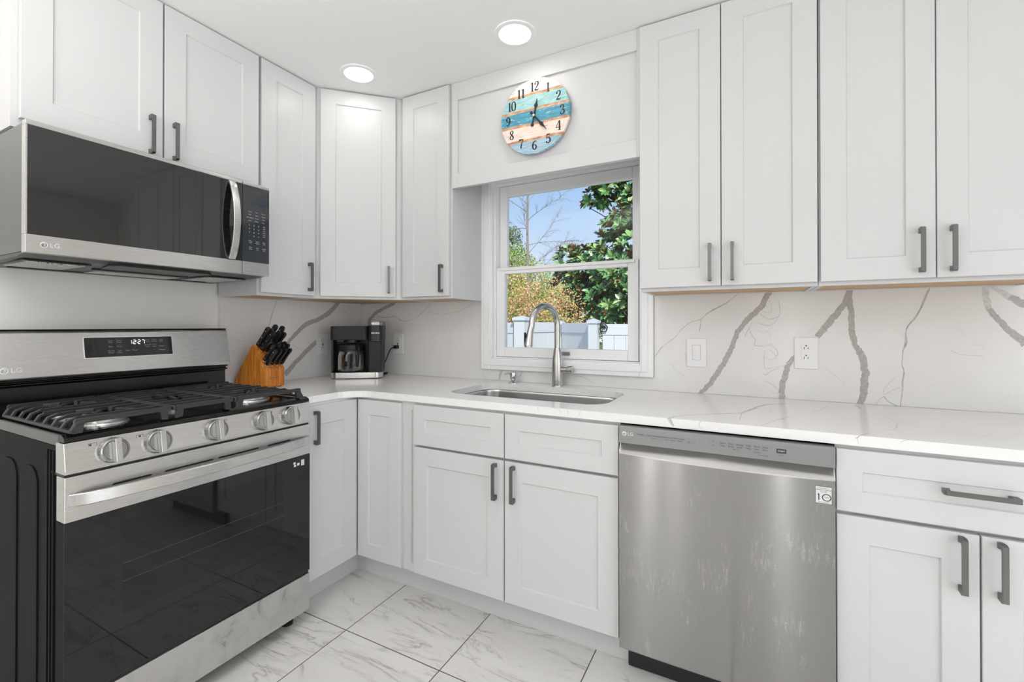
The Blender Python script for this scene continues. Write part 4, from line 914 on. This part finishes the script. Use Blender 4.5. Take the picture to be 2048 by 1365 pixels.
DG = {'0': [[(.30, .98, .05), (.12, .88, .10), (.08, .5, .15), (.12, .12, .10), (.30, .02, .05), (.48, .12, .10), (.52, .5, .15), (.48, .88, .10), (.30, .98, .05)]],
 '1': [[(.30, .03, .14), (.30, .96, .14)], [(.12, .02, .045), (.48, .02, .045)], [(.32, .95, .05), (.12, .86, .04)]],
 '2': [[(.12, .70, .12), (.12, .86, .06), (.28, .98, .05), (.48, .92, .10), (.50, .70, .15), (.38, .48, .10), (.18, .22, .05), (.08, .08, .05)], [(.07, .05, .05), (.24, .13, .12), (.42, .03, .10), (.55, .20, .04)], [(.10, .74, .13), (.19, .70, .13)]],
 '3': [[(.10, .78, .12), (.16, .94, .05), (.34, .98, .05), (.48, .84, .13), (.42, .60, .08), (.24, .53, .04)], [(.24, .53, .04), (.46, .50, .08), (.54, .27, .16), (.44, .04, .09), (.24, .02, .05), (.08, .16, .12)], [(.08, .80, .12), (.18, .77, .12)], [(.07, .20, .12), (.17, .22, .12)]],
 '4': [[(.38, .98, .05), (.04, .31, .045)], [(.03, .29, .05), (.58, .29, .05)], [(.42, .98, .13), (.42, .03, .13)], [(.27, .02, .045), (.57, .02, .045)]],
 '5': [[(.15, .95, .05), (.12, .52, .05)], [(.15, .92, .11), (.50, .93, .09)], [(.12, .52, .05), (.30, .62, .06), (.50, .50, .13), (.54, .27, .15), (.42, .05, .09), (.24, .02, .05), (.08, .16, .11)], [(.07, .18, .12), (.17, .20, .12)]],
 '6': [six], '9': [[(.60-a, 1-b_, c_) for a, b_, c_ in six]],
 '7': [[(.06, .91, .13), (.54, .93, .08)], [(.54, .92, .05), (.36, .55, .09), (.26, .03, .15)], [(.07, .94, .04), (.05, .74, .05)]],
 '8': [[(.30, .98, .05), (.14, .90, .08), (.12, .72, .10), (.30, .52, .11), (.50, .30, .14), (.46, .08, .10), (.30, .02, .05), (.12, .10, .08), (.09, .28, .10), (.30, .52, .06), (.46, .72, .11), (.44, .90, .08), (.30, .98, .05)]]}
HN = .043
M['hand'] = mat('black_clock_hand', (.012, .014, .016), .5)
for k_ in range(1, 13):
    a = math.radians(90-30*k_); s_ = str(k_); mb = MB(); wd = .56*HN*(1 if len(s_) == 1 else 1.86)
    rx, rz = .134, .133
    for i, ch in enumerate(s_):
        X = Matrix.Translation((rx*math.cos(a)-wd/2+i*.48*HN, -.0166, rz*math.sin(a)-HN/2)) @ Matrix.Diagonal((HN, .03, HN, 1))
        for st in DG[ch]: stroke(mb, st, 0, X)
    mb.build('numeral', 'hand', t)
def hand(L, ang, y, tail, wd, name):
    X = Matrix.Rotation(math.radians(ang), 4, 'Y') @ Matrix.Translation((0, y, 0)) @ Matrix.Diagonal((1, .08, 1, 1)); mb = MB()
    stroke(mb, [(0, -tail, wd*.9), (0, -tail*.5, wd*.45), (0, 0, wd), (0, L*.35, wd*.55), (0, L*.5, wd*.9), (0, L*.60, wd*2.0), (0, L*.72, wd*.7), (0, L, wd*.12)], 0, X)
    mb.lathe([(wd*.85, 0), (wd*.85, .0015)], Matrix.Rotation(math.radians(ang), 4, 'Y') @ Matrix.Translation((0, y+.001, -tail)) @ Matrix.Rotation(PI/2, 4, 'X'), 12)
    mb.build(name, 'hand', t)
hand(.076, 12, -.020, .042, .009, 'hour_hand'); hand(.098, 140, -.023, .018, .008, 'minute_hand')
MB().cyl((0, -.0165, 0), (0, -.026, 0), .0055, nseg=16).build('hub', 'silver_txt', t)

# ---------------------------------------------------------------- knife block and what it holds
KB = T(.209, -.814, ZT+.004, 97.5)
t = thing('knife_block', 'slanted orange-brown wooden knife block full of black knives beside the range', 'knife block', KB.translation, (0, 0, math.radians(97.5)))
BW = .121
b = MB(); b.prism([(0, 0), (0, .088), (.069, .203), (.075, .205), (.187, .036), (.189, .028), (.189, 0)], 'x', 0, BW, bev=.0012); blk = b.build('block', 'wood', t)
b = MB(); 
for y_ in (.062,): b.prism([(y_, 0), (y_+.0015, 0), (y_-.033, .100), (y_-.0345, .100)], 'x', -.0004, .0)
M['wood_line'] = mat('dark_glue_line', (.30, .12, .03), .5); b.build('glue_line', 'wood_line', blk)
mb = MB(); mb.tube([Vector((q[0], -.0003, q[1])) for q in (lambda r: r+[r[0]])(rrect(.034, .088, .036, .053, .0085, 5))], .0006, 6)
for i in range(9): mb.box(.042+i*.0045, .0452+i*.0045, -.0005, .0003, .0425, .0465)
mb.build('burned_mark', 'wood_line', blk)
for x_, y_ in ((.012, .012), (BW-.012, .012), (.012, .17), (BW-.012, .17)): MB().cyl((x_, y_, -.0035), (x_, y_, .0), .007, nseg=12).build('foot', 'black', t)
PHI = math.atan2(.63, .777)
def kmat(w_, s_): return KB @ Matrix.Translation((w_, .071*s_, .090+.114*s_)) @ Matrix.Rotation(PHI, 4, 'X') @ Matrix.Translation((0, 0, .006))
def make_knife(name, L, big):
    r = empty(name); r['category'] = 'knife'
    hw = .0120 if big else .0092; tw = .0072 if big else .0062
    b = MB(); P = [(-hw*.85, .004), (-hw, .016), (-hw*.8, L*.35), (-hw*.85, L*.6), (-hw*1.15, L*.88), (-hw*.8, L*.985), (0, L), (hw*.75, L*.98), (hw*1.0, L*.86), (hw*.8, L*.5), (hw*.95, .014), (hw*.85, .004)]
    b.prism(P, 'x', -tw, tw, bev=.0028); h = b.build('handle', 'knife_handle', r)
    for z_ in (.16, .48, .80): MB().cyl((-tw-.0005, 0, L*z_), (tw+.0005, 0, L*z_), .0031, nseg=10).build('rivet', 'chrome', h)
    MB().box(-tw*.75, tw*.75, -hw*.8, hw*.8, -.004, .0045, bev=.001).build('bolster', 'chrome', r)
    return r
M['knife_handle'] = mat('black_knife_handle', (.012, .012, .014), .3)
def copy_tree(o, parent=None):
    c_ = o.copy(); COL.objects.link(c_); c_.parent = parent
    for ch in list(o.children): copy_tree(ch, c_)
    return c_
def set_m(o, X): o.location = X.translation; o.rotation_euler = X.to_euler()
proto = make_knife('steak_knife', .102, False); first = True
nm4 = ('nearest the range', 'second from the range', 'third from the range', 'farthest from the range')
for row, s_ in enumerate((.10, .29)):
    for i, w_ in enumerate((.017, .046, .075, .104)):
        o = proto if first else copy_tree(proto); first = False
        set_m(o, kmat(w_, s_)); o['group'] = 'steak knives in the wooden block'
        o['label'] = 'black riveted steak knife in the %s row of the block, %s' % (('lowest front', 'second')[row], nm4[i])
big = make_knife('kitchen_knife', .125, True); first = True
for w_, s_, k_, lb in ((.018, .90, .95, 'black kitchen knife standing alone at the top slot nearest the range'), (.060, .96, 1.0, 'large black knife in the middle of the block\'s topmost row'), (.100, .92, .98, 'large black knife in the topmost row, far side from the range'),
    (.030, .72, 1.0, 'black kitchen knife in the second-highest row nearest the range, behind the shears'), (.066, .72, .98, 'black kitchen knife in the middle of the second-highest row'), (.102, .72, .9, 'black kitchen knife in the second-highest row, far side from the range'),
    (.104, .47, .72, 'short black paring knife beside the shears, above the steak knives')):
    o = big if first else copy_tree(big); first = False; X = kmat(w_, s_); set_m(o, X); o.scale = (1, 1, k_) if k_ > .8 else (.85, .8, k_)
    o['label'] = lb; o['group'] = 'large knives in the wooden block'
X = kmat(.048, .47); t = thing('kitchen_shears', 'black-handled kitchen shears with two finger loops in the middle of the block', 'scissors', X.translation, X.to_euler())
for sg in (-1, 1):
    mb = MB(); mb.tube([(sg*(.024+.0165*math.cos(a)+ .004*math.sin(a)), 0, .062+.027*math.sin(a)) for a in [2*PI*i/24 for i in range(25)]], .0048, 10)
    mb.tube([(sg*.004, 0, .0), (sg*.007, 0, .018), (sg*.016, 0, .038)], [.006, .006, .005], 10); mb.build('handle', 'knife_handle', t)
MB().cyl((0, -.007, .008), (0, .007, .008), .005, nseg=14).build('pivot', 'chrome', t)

# ---------------------------------------------------------------- coffee maker and carafe
ca = 37.86; CM = T(.291-.614*.105, -.3175+.789*.105, ZT, ca)
t = thing('coffee_maker', 'black dual coffee maker with silver base in the counter corner', 'coffee maker', CM.translation, (0, 0, math.radians(ca)))
b = MB(); b.prism(rrect(-.143, .145, -.105, .100, .042, 8), 'z', .0045, .036, bev=.002); b.build('base', 'ss_h', t)
MB().prism(rrect(-.138, .140, -.100, .096, .038, 8), 'z', .0005, .0044).build('base_foot', 'black', t)
MB().prism(rrect(-.140, .058, -.100, .055, .03, 6), 'z', .0362, .0395, bev=.001).build('warming_plate', 'black', t)
b = MB(); b.prism(rrect(-.142, .0595, .048, .099, .012, 4), 'z', .0362, .219); b.prism(rrect(-.142, -.131, -.06, .06, .003, 3), 'z', .0362, .219); b.build('water_tank', 'black', t)
b = MB(); b.prism(rrect(-.1425, .0600, -.096, .0995, .022, 6), 'z', .2195, .299, bev=.004); b.build('brew_head', 'black_mat', t)
b = MB(); b.lathe([(.048, .205), (.048, .219)], Matrix.Translation((-.038, -.01, 0)), 28); b.prism(rrect(-.11, -.07, -.085, -.05, .004, 3), 'z', .212, .219); b.build('filter_basket', 'black', t)
b = MB(); b.prism(rrect(.0615, .1395, -.093, .0985, .012, 5), 'z', .0362, .2115, bev=.0015); b.build('pod_column', 'black_mat', t)
b = MB(); b.prism(rrect(.0600, .1450, -.1045, .0990, .034, 8), 'z', .2118, .3025, bev=.002); hd = b.build('pod_head', 'black', t)
text_join([('KEURIG', .0135, .106, .259)], 'lettering', 'silver_txt', hd, Matrix.Translation((0, -.1048, 0)) @ RX)
b = MB(); b.prism(rrect(.0605, .1445, -.1040, .0985, .034, 8), 'z', .3027, .326, bev=.003); ld = b.build('pod_lid', 'nickel', t)
b = MB(); b.tube([(.088, -.103, .311), (.088, -.109, .3125), (.128, -.109, .3125), (.128, -.103, .311)], 0, rect=(.005, .006), up=(0, 0, 1)); b.build('lid_handle', 'chrome', ld)
MB().box(-.028, -.008, -.0975, -.0955, .0, .0, 0).bm.free()
Ci = CM.inverted(); W_ = lambda *p: Ci @ Vector(p)
def spline(P, k=8):
    out_ = []; Q = [P[0]]+P+[P[-1]]
    for i in range(1, len(Q)-2):
        for j in range(k):
            u = j/k; a, b_, c_, d_ = Q[i-1], Q[i], Q[i+1], Q[i+2]
            out_.append(.5*((2*b_)+(c_-a)*u+(2*a-5*b_+4*c_-d_)*u*u+(3*b_-a-3*c_+d_)*u**3))
    return out_+[P[-1]]
mb = MB(); mb.tube(spline([W_(.322, -.030, 1.058), W_(.300, -.045, 1.050), W_(.284, -.055, 1.010), W_(.272, -.062, .975), W_(.262, -.072, .960), Vector((.10, .108, .06)), Vector((.08, .100, .05))]), .0032, 8)
mb.tube(spline([Vector((.138, .050, .016)), Vector((.160, .030, .020)), Vector((.160, .005, .018)), Vector((.146, -.01, .014))], 5), .0042, 8)
cdn = mb.build('power_cord', 'cord', t)
mb = MB(); bmx = Ci @ Matrix.Translation((.322, -.022, 1.060)); mb.box(-.012, .012, -.014, .0135, -.009, .011, bev=.003, X=bmx); mb.build('plug', 'cord', t)
# carafe
CF = CM @ Matrix.Translation((-.037, -.034, .0398)) @ Matrix.Diagonal((1.08, 1.08, 1.02, 1))
t = thing('coffee_carafe', 'clear glass coffee carafe with dark lid standing in the coffee maker', 'coffee pot', CF.translation, (0, 0, math.radians(ca))); t.scale = (1.08, 1.08, 1.02)
gm_ = bpy.data.materials.new('carafe_glass'); gm_.use_nodes = True; t_ = gm_.node_tree; t_.nodes.clear()
o_ = t_.nodes.new('ShaderNodeOutputMaterial'); mx = t_.nodes.new('ShaderNodeMixShader'); tr = t_.nodes.new('ShaderNodeBsdfTransparent'); gl = t_.nodes.new('ShaderNodeBsdfGlossy'); lw = t_.nodes.new('ShaderNodeLayerWeight')
tr.inputs[0].default_value = (.93, .95, .95, 1); gl.inputs['Roughness'].default_value = .04; lw.inputs[0].default_value = .42
t_.links.new(lw.outputs['Facing'], mx.inputs[0]); t_.links.new(tr.outputs[0], mx.inputs[1]); t_.links.new(gl.outputs[0], mx.inputs[2]); t_.links.new(mx.outputs[0], o_.inputs[0])
M['carafe_glass'] = gm_
b = MB(); b.lathe([(.058, .001), (.070, .004), (.0735, .016), (.0735, .085), (.069, .108), (.062, .122), (.060, .122), (.067, .107), (.0715, .085), (.0715, .017), (.068, .007), (.002, .004)], nseg=44, capb=True, capt=True); b.build('glass_body', 'carafe_glass', t)
MB().lathe([(.0632, .1225), (.0645, .126), (.0640, .148), (.058, .153), (.01, .156)], nseg=40).build('lid', 'black_mat', t)
MB().lathe([(.0655, .1125), (.0672, .1130), (.0655, .1220), (.0640, .1215)], nseg=40, capb=False, capt=False).build('band', 'black_mat', t)
da = math.radians(-58); D = Vector((math.cos(da), math.sin(da), 0))
b = MB(); b.tube(spline([D*.060+Vector((0, 0, .138)), D*.084+Vector((0, 0, .140)), D*.092+Vector((0, 0, .125)), D*.090+Vector((0, 0, .075)), D*.079+Vector((0, 0, .030))], 6), 0, rect=(.016, .008), up=tuple(Vector((-D.y, D.x, 0))))
b.build('handle', 'black_mat', t)

# ---------------------------------------------------------------- garden seen through the window
GZ_ = -.60
M['grass'] = mat('lawn', (.08, .16, .03), .9); n = NT(M['grass']); n.base(n.ramp(n.noise(n.coord(), 9, 5), [(.3, (.05, .11, .02)), (.7, (.14, .24, .05))]))
o = MB().box(-30, 20, .5, 45, GZ_-.1, GZ_).build('lawn', 'grass'); o['kind'] = 'structure'; o.name = 'ground'
M['vinyl'] = mat('white_vinyl_fence', (.66, .68, .70), .35)
def fence_panel(name, label, a, c_, ztop, rail=.16):
    A = Vector((a[0], a[1], 0)); B = Vector((c_[0], c_[1], 0)); d = B-A; L = d.length; ang = math.atan2(d.y, d.x)
    t = thing(name, label, 'fence', (A.x, A.y, GZ_), (0, 0, ang), 'white vinyl fence along the yard'); h = ztop-GZ_
    MB().box(0, L, -.022, .022, h-rail, h, bev=.004).build('top_rail', 'vinyl', t)
    MB().box(0, L, -.022, .022, .06, .22, bev=.004).build('bottom_rail', 'vinyl', t)
    b = MB(); k = int(L/.15)
    for i in range(k): b.box(L*i/k+.0015, L*(i+1)/k-.0015, -.010, .010, .2205, h-rail-.0005, bev=.002, seg=1)
    b.build('boards', 'vinyl', t); return t
def post(label, x_, y_, w_, ztop, ang=0):
    t = thing('fence_post', label, 'fence post', (x_, y_, GZ_), (0, 0, ang), 'capped white fence posts'); h = ztop-GZ_
    MB().box(-w_/2, w_/2, -w_/2, w_/2, 0, h-.06, bev=.004).build('post', 'vinyl', t)
    k = w_*.62; b = bmesh.new(); base_ = [b.verts.new(p) for p in ((-k, -k, h-.035), (k, -k, h-.035), (k, k, h-.035), (-k, k, h-.035))]; lo = [b.verts.new((v.co.x, v.co.y, h-.075)) for v in base_]; ap = b.verts.new((0, 0, h))
    b.faces.new(lo[::-1])
    for i in range(4): b.faces.new((base_[i], base_[(i+1) % 4], ap)); b.faces.new((lo[i], lo[(i+1) % 4], base_[(i+1) % 4], base_[i]))
    m_ = MB(); m_.merge(b, 0); m_.build('cap', 'vinyl', t); return t
P0, P1_, P2_, P3_, P4_ = (-2.6, 4.3), (-.78, 3.95), (-.62, 5.10), (.215, 4.35), (1.55, 4.75)
post('thick capped white fence post at the left edge of the window view', P1_[0], P1_[1], .17, 1.345)
post('slim capped white fence post behind the faucet spout', P2_[0], P2_[1], .125, 1.285)
post('capped white gate post carrying the dark gate latch', P3_[0], P3_[1], .135, 1.300)
post('white fence post hidden at the right end of the gate', P4_[0], P4_[1], .135, 1.300)
fence_panel('garden_fence', 'white vinyl fence panel left of the thick capped post', P0, (P1_[0]-.115, P1_[1]), 1.235)
fence_panel('garden_fence', 'white vinyl fence panel between the thick post and the slim post behind the faucet', (P1_[0]+.03, P1_[1]+.125), (P2_[0]-.02, P2_[1]-.10), 1.245)
fence_panel('garden_fence', 'white vinyl fence panel between the slim post and the gate post', (P2_[0]+.085, P2_[1]-.09), (P3_[0]-.075, P3_[1]+.095), 1.235)
gt = fence_panel('fence_gate', 'white vinyl gate with a dark latch, right of the gate post', (P3_[0]+.125, P3_[1]+.03), (P4_[0]-.11, P4_[1]-.03), 1.215)
gt['category'] = 'gate'; del gt['group']
fence_panel('garden_fence', 'white vinyl fence panel continuing right beyond the gate', (P4_[0]+.11, P4_[1]), (P4_[0]+3.2, P4_[1]+.25), 1.235)
mb = MB(); mb.tube([(-.03, -.05, 1.70), (-.03, -.05, 1.83), (.02, -.05, 1.83), (.07, -.05, 1.77), (.05, -.05, 1.71), (-.03, -.05, 1.70)], .009, 8); mb.box(-.04, .04, -.045, -.023, 1.75, 1.79); mb.build('latch', 'black', gt)

def leaf_mat(name, cols, rough=.4, back=None, tr=0.0):
    m = mat(name, cols[0], rough, spec=.5); n = NT(m)
    oi = n.n('ShaderNodeAttribute'); oi.attribute_name = 'leaf_tone'; oi.attribute_type = 'GEOMETRY'
    c_ = n.ramp(oi.outputs['Fac'], [(i/(len(cols)-1) if len(cols) > 1 else 0, q) for i, q in enumerate(cols)])
    if back:
        g_ = n.n('ShaderNodeNewGeometry'); c_ = n.mix(g_.outputs['Backfacing'], c_, back)
    n.base(c_); 
    if tr: n.b.inputs['Subsurface Weight'].default_value = 0
    return m
def foliage(name, leaves, m, parent, fold=.25, broad=False):
    """leaves: (position, direction, up, length, width, tone)"""
    V = []; F = []; tone = []
    for p, d, u, L, w_, tn in leaves:
        s = d.cross(u).normalized(); u2 = s.cross(d).normalized(); k = len(V)
        if broad:
            V += [p, p+d*L*.38+s*w_*.42+u2*w_*fold*.8, p+d*L*.74+s*w_*.44+u2*w_*fold*.7, p+d*L-u2*.05*L, p+d*L*.74-s*w_*.44+u2*w_*fold*.7, p+d*L*.38-s*w_*.42+u2*w_*fold*.8, p+d*L*.55]
            F += [(k, k+1, k+6), (k+1, k+2, k+6), (k+2, k+3, k+6), (k+3, k+4, k+6), (k+4, k+5, k+6), (k+5, k, k+6)]; tone += [tn]*6; continue
        V += [p, p+d*L*.45+s*w_/2+u2*w_*fold, p+d*L*.5, p+d*L*.45-s*w_/2+u2*w_*fold, p+d*L+u2*(-.06*L)]
        F += [(k, k+1, k+2), (k, k+2, k+3), (k+1, k+4, k+2), (k+2, k+4, k+3)]; tone += [tn]*4
    me = bpy.data.meshes.new(name); me.from_pydata([tuple(v) for v in V], [], F)
    at = me.attributes.new('leaf_tone', 'FLOAT', 'FACE'); at.data.foreach_set('value', tone); me.materials.append(m)
    me.update(); o = bpy.data.objects.new(name, me); COL.objects.link(o); o.parent = parent; return o
rnd = random.Random(11)
def rdir():
    while True:
        v = Vector((rnd.uniform(-1, 1), rnd.uniform(-1, 1), rnd.uniform(-1, 1)))
        if .1 < v.length < 1: return v.normalized()
M['bark'] = mat('grey_brown_bark', (.16, .12, .09), .9)
M['bark_light'] = mat('pale_bark', (.30, .25, .21), .9)
M['magnolia'] = leaf_mat('magnolia_leaves', [(.025, .09, .04), (.06, .18, .06), (.13, .32, .10), (.24, .46, .15), (.50, .66, .28)], .30, back=(.17, .10, .04))
M['magnolia_bud'] = leaf_mat('rust_magnolia_leaves', [(.30, .09, .03), (.50, .19, .07)], .5)
M['shrub'] = leaf_mat('autumn_shrub_leaves', [(.20, .28, .06), (.50, .50, .12), (.80, .52, .18), (.88, .45, .28), (.92, .66, .52)], .5)
M['greenery'] = leaf_mat('yellow_green_leaves', [(.12, .22, .05), (.30, .44, .10), (.50, .62, .17), (.72, .78, .28)], .5)
M['darkgreen'] = leaf_mat('dark_green_leaves', [(.05, .11, .04), (.13, .22, .08), (.28, .36, .14)], .5)

# magnolia: rosettes of large leaves on the shell of several lobes
mx_, my_ = .15, 8.6
t = thing('magnolia_tree', 'large magnolia with glossy green leaves and rust-coloured tips at the right of the window', 'tree', (mx_, my_, GZ_))
off = Vector((-mx_, -my_, -GZ_))
lobes = [((-.15, 8.2, 2.55), 1.05), ((.55, 8.3, 3.3), 1.15), ((.15, 8.1, 2.0), .95), ((-1.10, 8.4, 2.45), .62), ((-.55, 8.0, 1.95), .75), ((-1.75, 8.8, 2.05), .60), ((-1.35, 8.6, 1.70), .50), ((1.0, 8.6, 4.4), 1.0), ((.45, 8.2, 4.75), .70), ((-.35, 8.3, 4.62), .48), ((.1, 8.0, 4.15), .40), ((.9, 8.0, 2.2), 1.0), ((-.95, 8.2, 4.30), .34), ((-.5, 8.2, 4.45), .45), ((-1.7, 8.6, 2.72), .42), ((-1.15, 8.3, 2.75), .4), ((-.35, 8.0, 3.45), .28), ((-.9, 8.5, 1.9), .6)]
G = []; R_ = []
for (lx, ly, lz), lr in lobes:
    cen = Vector((lx, ly, lz)); N_ = int(150*lr*lr)+14
    for i in range(N_):
        d0 = rdir(); 
        if d0.y > .55: continue
        p = cen+d0*lr*rnd.uniform(.72, 1.0); ax = (d0*.7+Vector((0, -.25, .75))+rdir()*.35).normalized()
        s0 = ax.orthogonal().normalized(); s1 = ax.cross(s0); nl = rnd.randint(8, 12); rust = rnd.random() < .20
        for j in range(nl):
            a = 2*PI*j/nl+rnd.uniform(-.25, .25); sp_ = rnd.uniform(.55, 1.15); rad = s0*math.cos(a)+s1*math.sin(a)
            dr_ = (rad*sp_+ax*rnd.uniform(.25, .9)).normalized(); L_ = rnd.uniform(.14, .23)
            G.append((p+off, dr_, ax, L_, L_*.42, min(1, max(0, rnd.gauss(.55, .27)))))
        if rust:
            for j in range(rnd.randint(3, 5)):
                a = rnd.uniform(0, 2*PI); dr_ = ((s0*math.cos(a)+s1*math.sin(a))*.35+ax).normalized(); L_ = rnd.uniform(.12, .18)
                R_.append((p+off+ax*.02, dr_, -dr_.orthogonal(), L_, L_*.38, rnd.random()))
foliage('foliage', G, M['magnolia'], t, broad=True); foliage('rust_leaves', R_, M['magnolia_bud'], t, broad=True)
b = MB(); b.tube([(.0, .1, 0), (.02, .1, 1.4), (.05, .15, 2.4), (.2, .2, 3.6), (.4, .2, 5.0)], [.17, .15, .13, .09, .04], 10)
rb2 = random.Random(5)
for (lx, ly, lz), lr in lobes:
    e_ = Vector((lx, ly, lz))+off; s_ = Vector((.05, .15, max(1.2, e_.z-1.2))); md = (s_+e_)/2+Vector((0, 0, -.15)); b.tube([s_, md, e_], [.05, .035, .018], 7)
    for _ in range(3): b.tube([e_, e_+Vector((rb2.uniform(-.6, .6), rb2.uniform(-.5, .1), rb2.uniform(-.2, .6)))*lr], [.016, .006], 5)
b.tube([Vector((-.35, 8.2, 3.45))+off, Vector((-.75, 8.2, 3.75))+off, Vector((-1.05, 8.2, 3.95))+off, Vector((-1.15, 8.2, 4.15))+off], [.018, .014, .012, .008], 6)
b.build('trunk', 'bark', t)

def blob_tree(name, label, base, lobes_, m, dens, ls, trunk, cat='tree', tone=(.5, .25), core=.5):
    t = thing(name, label, cat, base); off_ = -Vector(base); L = []
    for cen, lr in lobes_:
        cen = Vector(cen)
        for i in range(int(dens*lr*lr)):
            d0 = rdir()
            if d0.y > .6: continue
            rr_ = lr*(rnd.uniform(core, 1.05))*(1+.22*noise.noise(Vector(d0)*2.3+cen))
            p = cen+Vector((d0.x*rr_, d0.y*rr_, d0.z*rr_)); l_ = ls*rnd.uniform(.7, 1.3)
            L.append((p+off_, rdir(), rdir(), l_, l_*.55, min(1, max(0, rnd.gauss(*tone)+.15*d0.z))))
    foliage('foliage', L, M[m], t)
    b = MB()
    for pth, r_ in trunk: b.tube([Vector(p) for p in pth], r_, 8)
    b.build('trunk', 'bark', t); return t
blob_tree('autumn_shrub', 'orange and coral leaved shrub showing above the fence at the left of the window', (-2.1, 6.6, GZ_),
    [((-2.35, 6.4, 1.75), .75), ((-1.55, 6.5, 1.62), .62), ((-2.9, 6.6, 1.9), .8), ((-1.05, 6.5, 1.45), .42), ((-1.25, 6.6, 1.75), .3), ((-2.0, 6.4, 1.35), .6), ((-1.4, 6.4, 1.3), .5), ((-.85, 6.5, 1.25), .25)], 'shrub', 5200, .042,
    [([(0, 0, 0), (.1, 0, 1.0), (.0, 0, 1.9)], [.05, .035, .015]), ([(0, 0, .2), (.5, .1, 1.3), (.7, .1, 1.9)], [.035, .02, .01]), ([(0, 0, .2), (-.5, .1, 1.4), (-.6, .1, 2.1)], [.035, .02, .01])], 'shrub', (.52, .26))
blob_tree('leafy_tree', 'pale yellow-green tree at the left of the window below the bare tree', (-5.6, 13.5, GZ_),
    [((-5.9, 12.8, 3.15), 1.15), ((-4.9, 13.0, 2.7), .95), ((-4.2, 13.2, 2.35), .75), ((-6.3, 13, 2.2), 1.2), ((-5.0, 12.8, 1.9), 1.0), ((-3.9, 13, 1.8), .8), ((-3.3, 13.2, 2.3), .55)], 'greenery', 3800, .075,
    [([(0, 0, 0), (0, 0, 2.5), (.2, 0, 4.0)], [.14, .1, .04])], tone=(.55, .25))
blob_tree('dark_tree', 'darker green tree top rising at the far left edge of the window', (-7.4, 16, GZ_),
    [((-7.2, 15.5, 4.6), .85), ((-6.9, 15.6, 3.8), .95), ((-7.6, 15.6, 5.3), .6), ((-6.6, 15.6, 3.2), .9), ((-6.9, 15.6, 5.2), .35)], 'darkgreen', 3000, .085,
    [([(0, 0, 0), (0, 0, 3.5), (.2, 0, 5.6)], [.16, .12, .04])], tone=(.55, .28))
blob_tree('distant_hedge', 'distant row of green trees low behind the magnolia', (-1.5, 20, GZ_),
    [((x_, 20+rnd.uniform(-1, 1), 1.2+rnd.uniform(0, 1.0)), 1.5) for x_ in (-10, -8.3, -6.6, -5, -3.4, -1.8, -.2, 1.4)], 'darkgreen', 900, .16, [([(0, 0, 0), (0, 0, 2)], [.2, .1])], tone=(.6, .25))
# bare tree
t = thing('bare_tree', 'tall leafless tree with thin drooping branches against the sky', 'tree', (-3.517, 9.9, GZ_)); t.scale = (.852, .852, .90)
b = MB(); rr3 = random.Random(3)
b.tube([(0, 0, 0), (.02, 0, 3), (-.02, 0, 5), (0, 0, 7), (0, 0, 9.5)], [.075, .055, .042, .026, .01], 8)
def branch(p, d, L, r_, depth):
    pts = [p]; k = 7; dd = d.copy()
    for i in range(k):
        dd = (dd+Vector((rr3.uniform(-.1, .1), rr3.uniform(-.1, .1), rr3.uniform(-.16, .06)))).normalized(); pts.append(pts[-1]+dd*L/k)
    b.tube(pts, [r_*(1-.85*i/k) for i in range(k+1)], 5)
    if depth:
        for i in range(2, k+1):
            for _ in range(2):
                a = rr3.choice((-1, 1)); nd = (dd+Vector((a*rr3.uniform(.2, .8), rr3.uniform(-.5, .5), rr3.uniform(-.35, .7)))).normalized(); branch(pts[i], nd, L*rr3.uniform(.22, .45), r_*.42, depth-1)
for i in range(22):
    z_ = 3.0+i*.27; a = rr3.uniform(0, 2*PI) if i % 3 else rr3.uniform(-.4, .4); up_ = .75 if i % 2 else .25
    branch(Vector((0, 0, z_)), Vector((math.cos(a), math.sin(a)*.5, up_)).normalized(), rr3.uniform(1.2, 2.1), .0125, 2 if i < 17 else 1)
b.build('branches', 'bark_light', t)
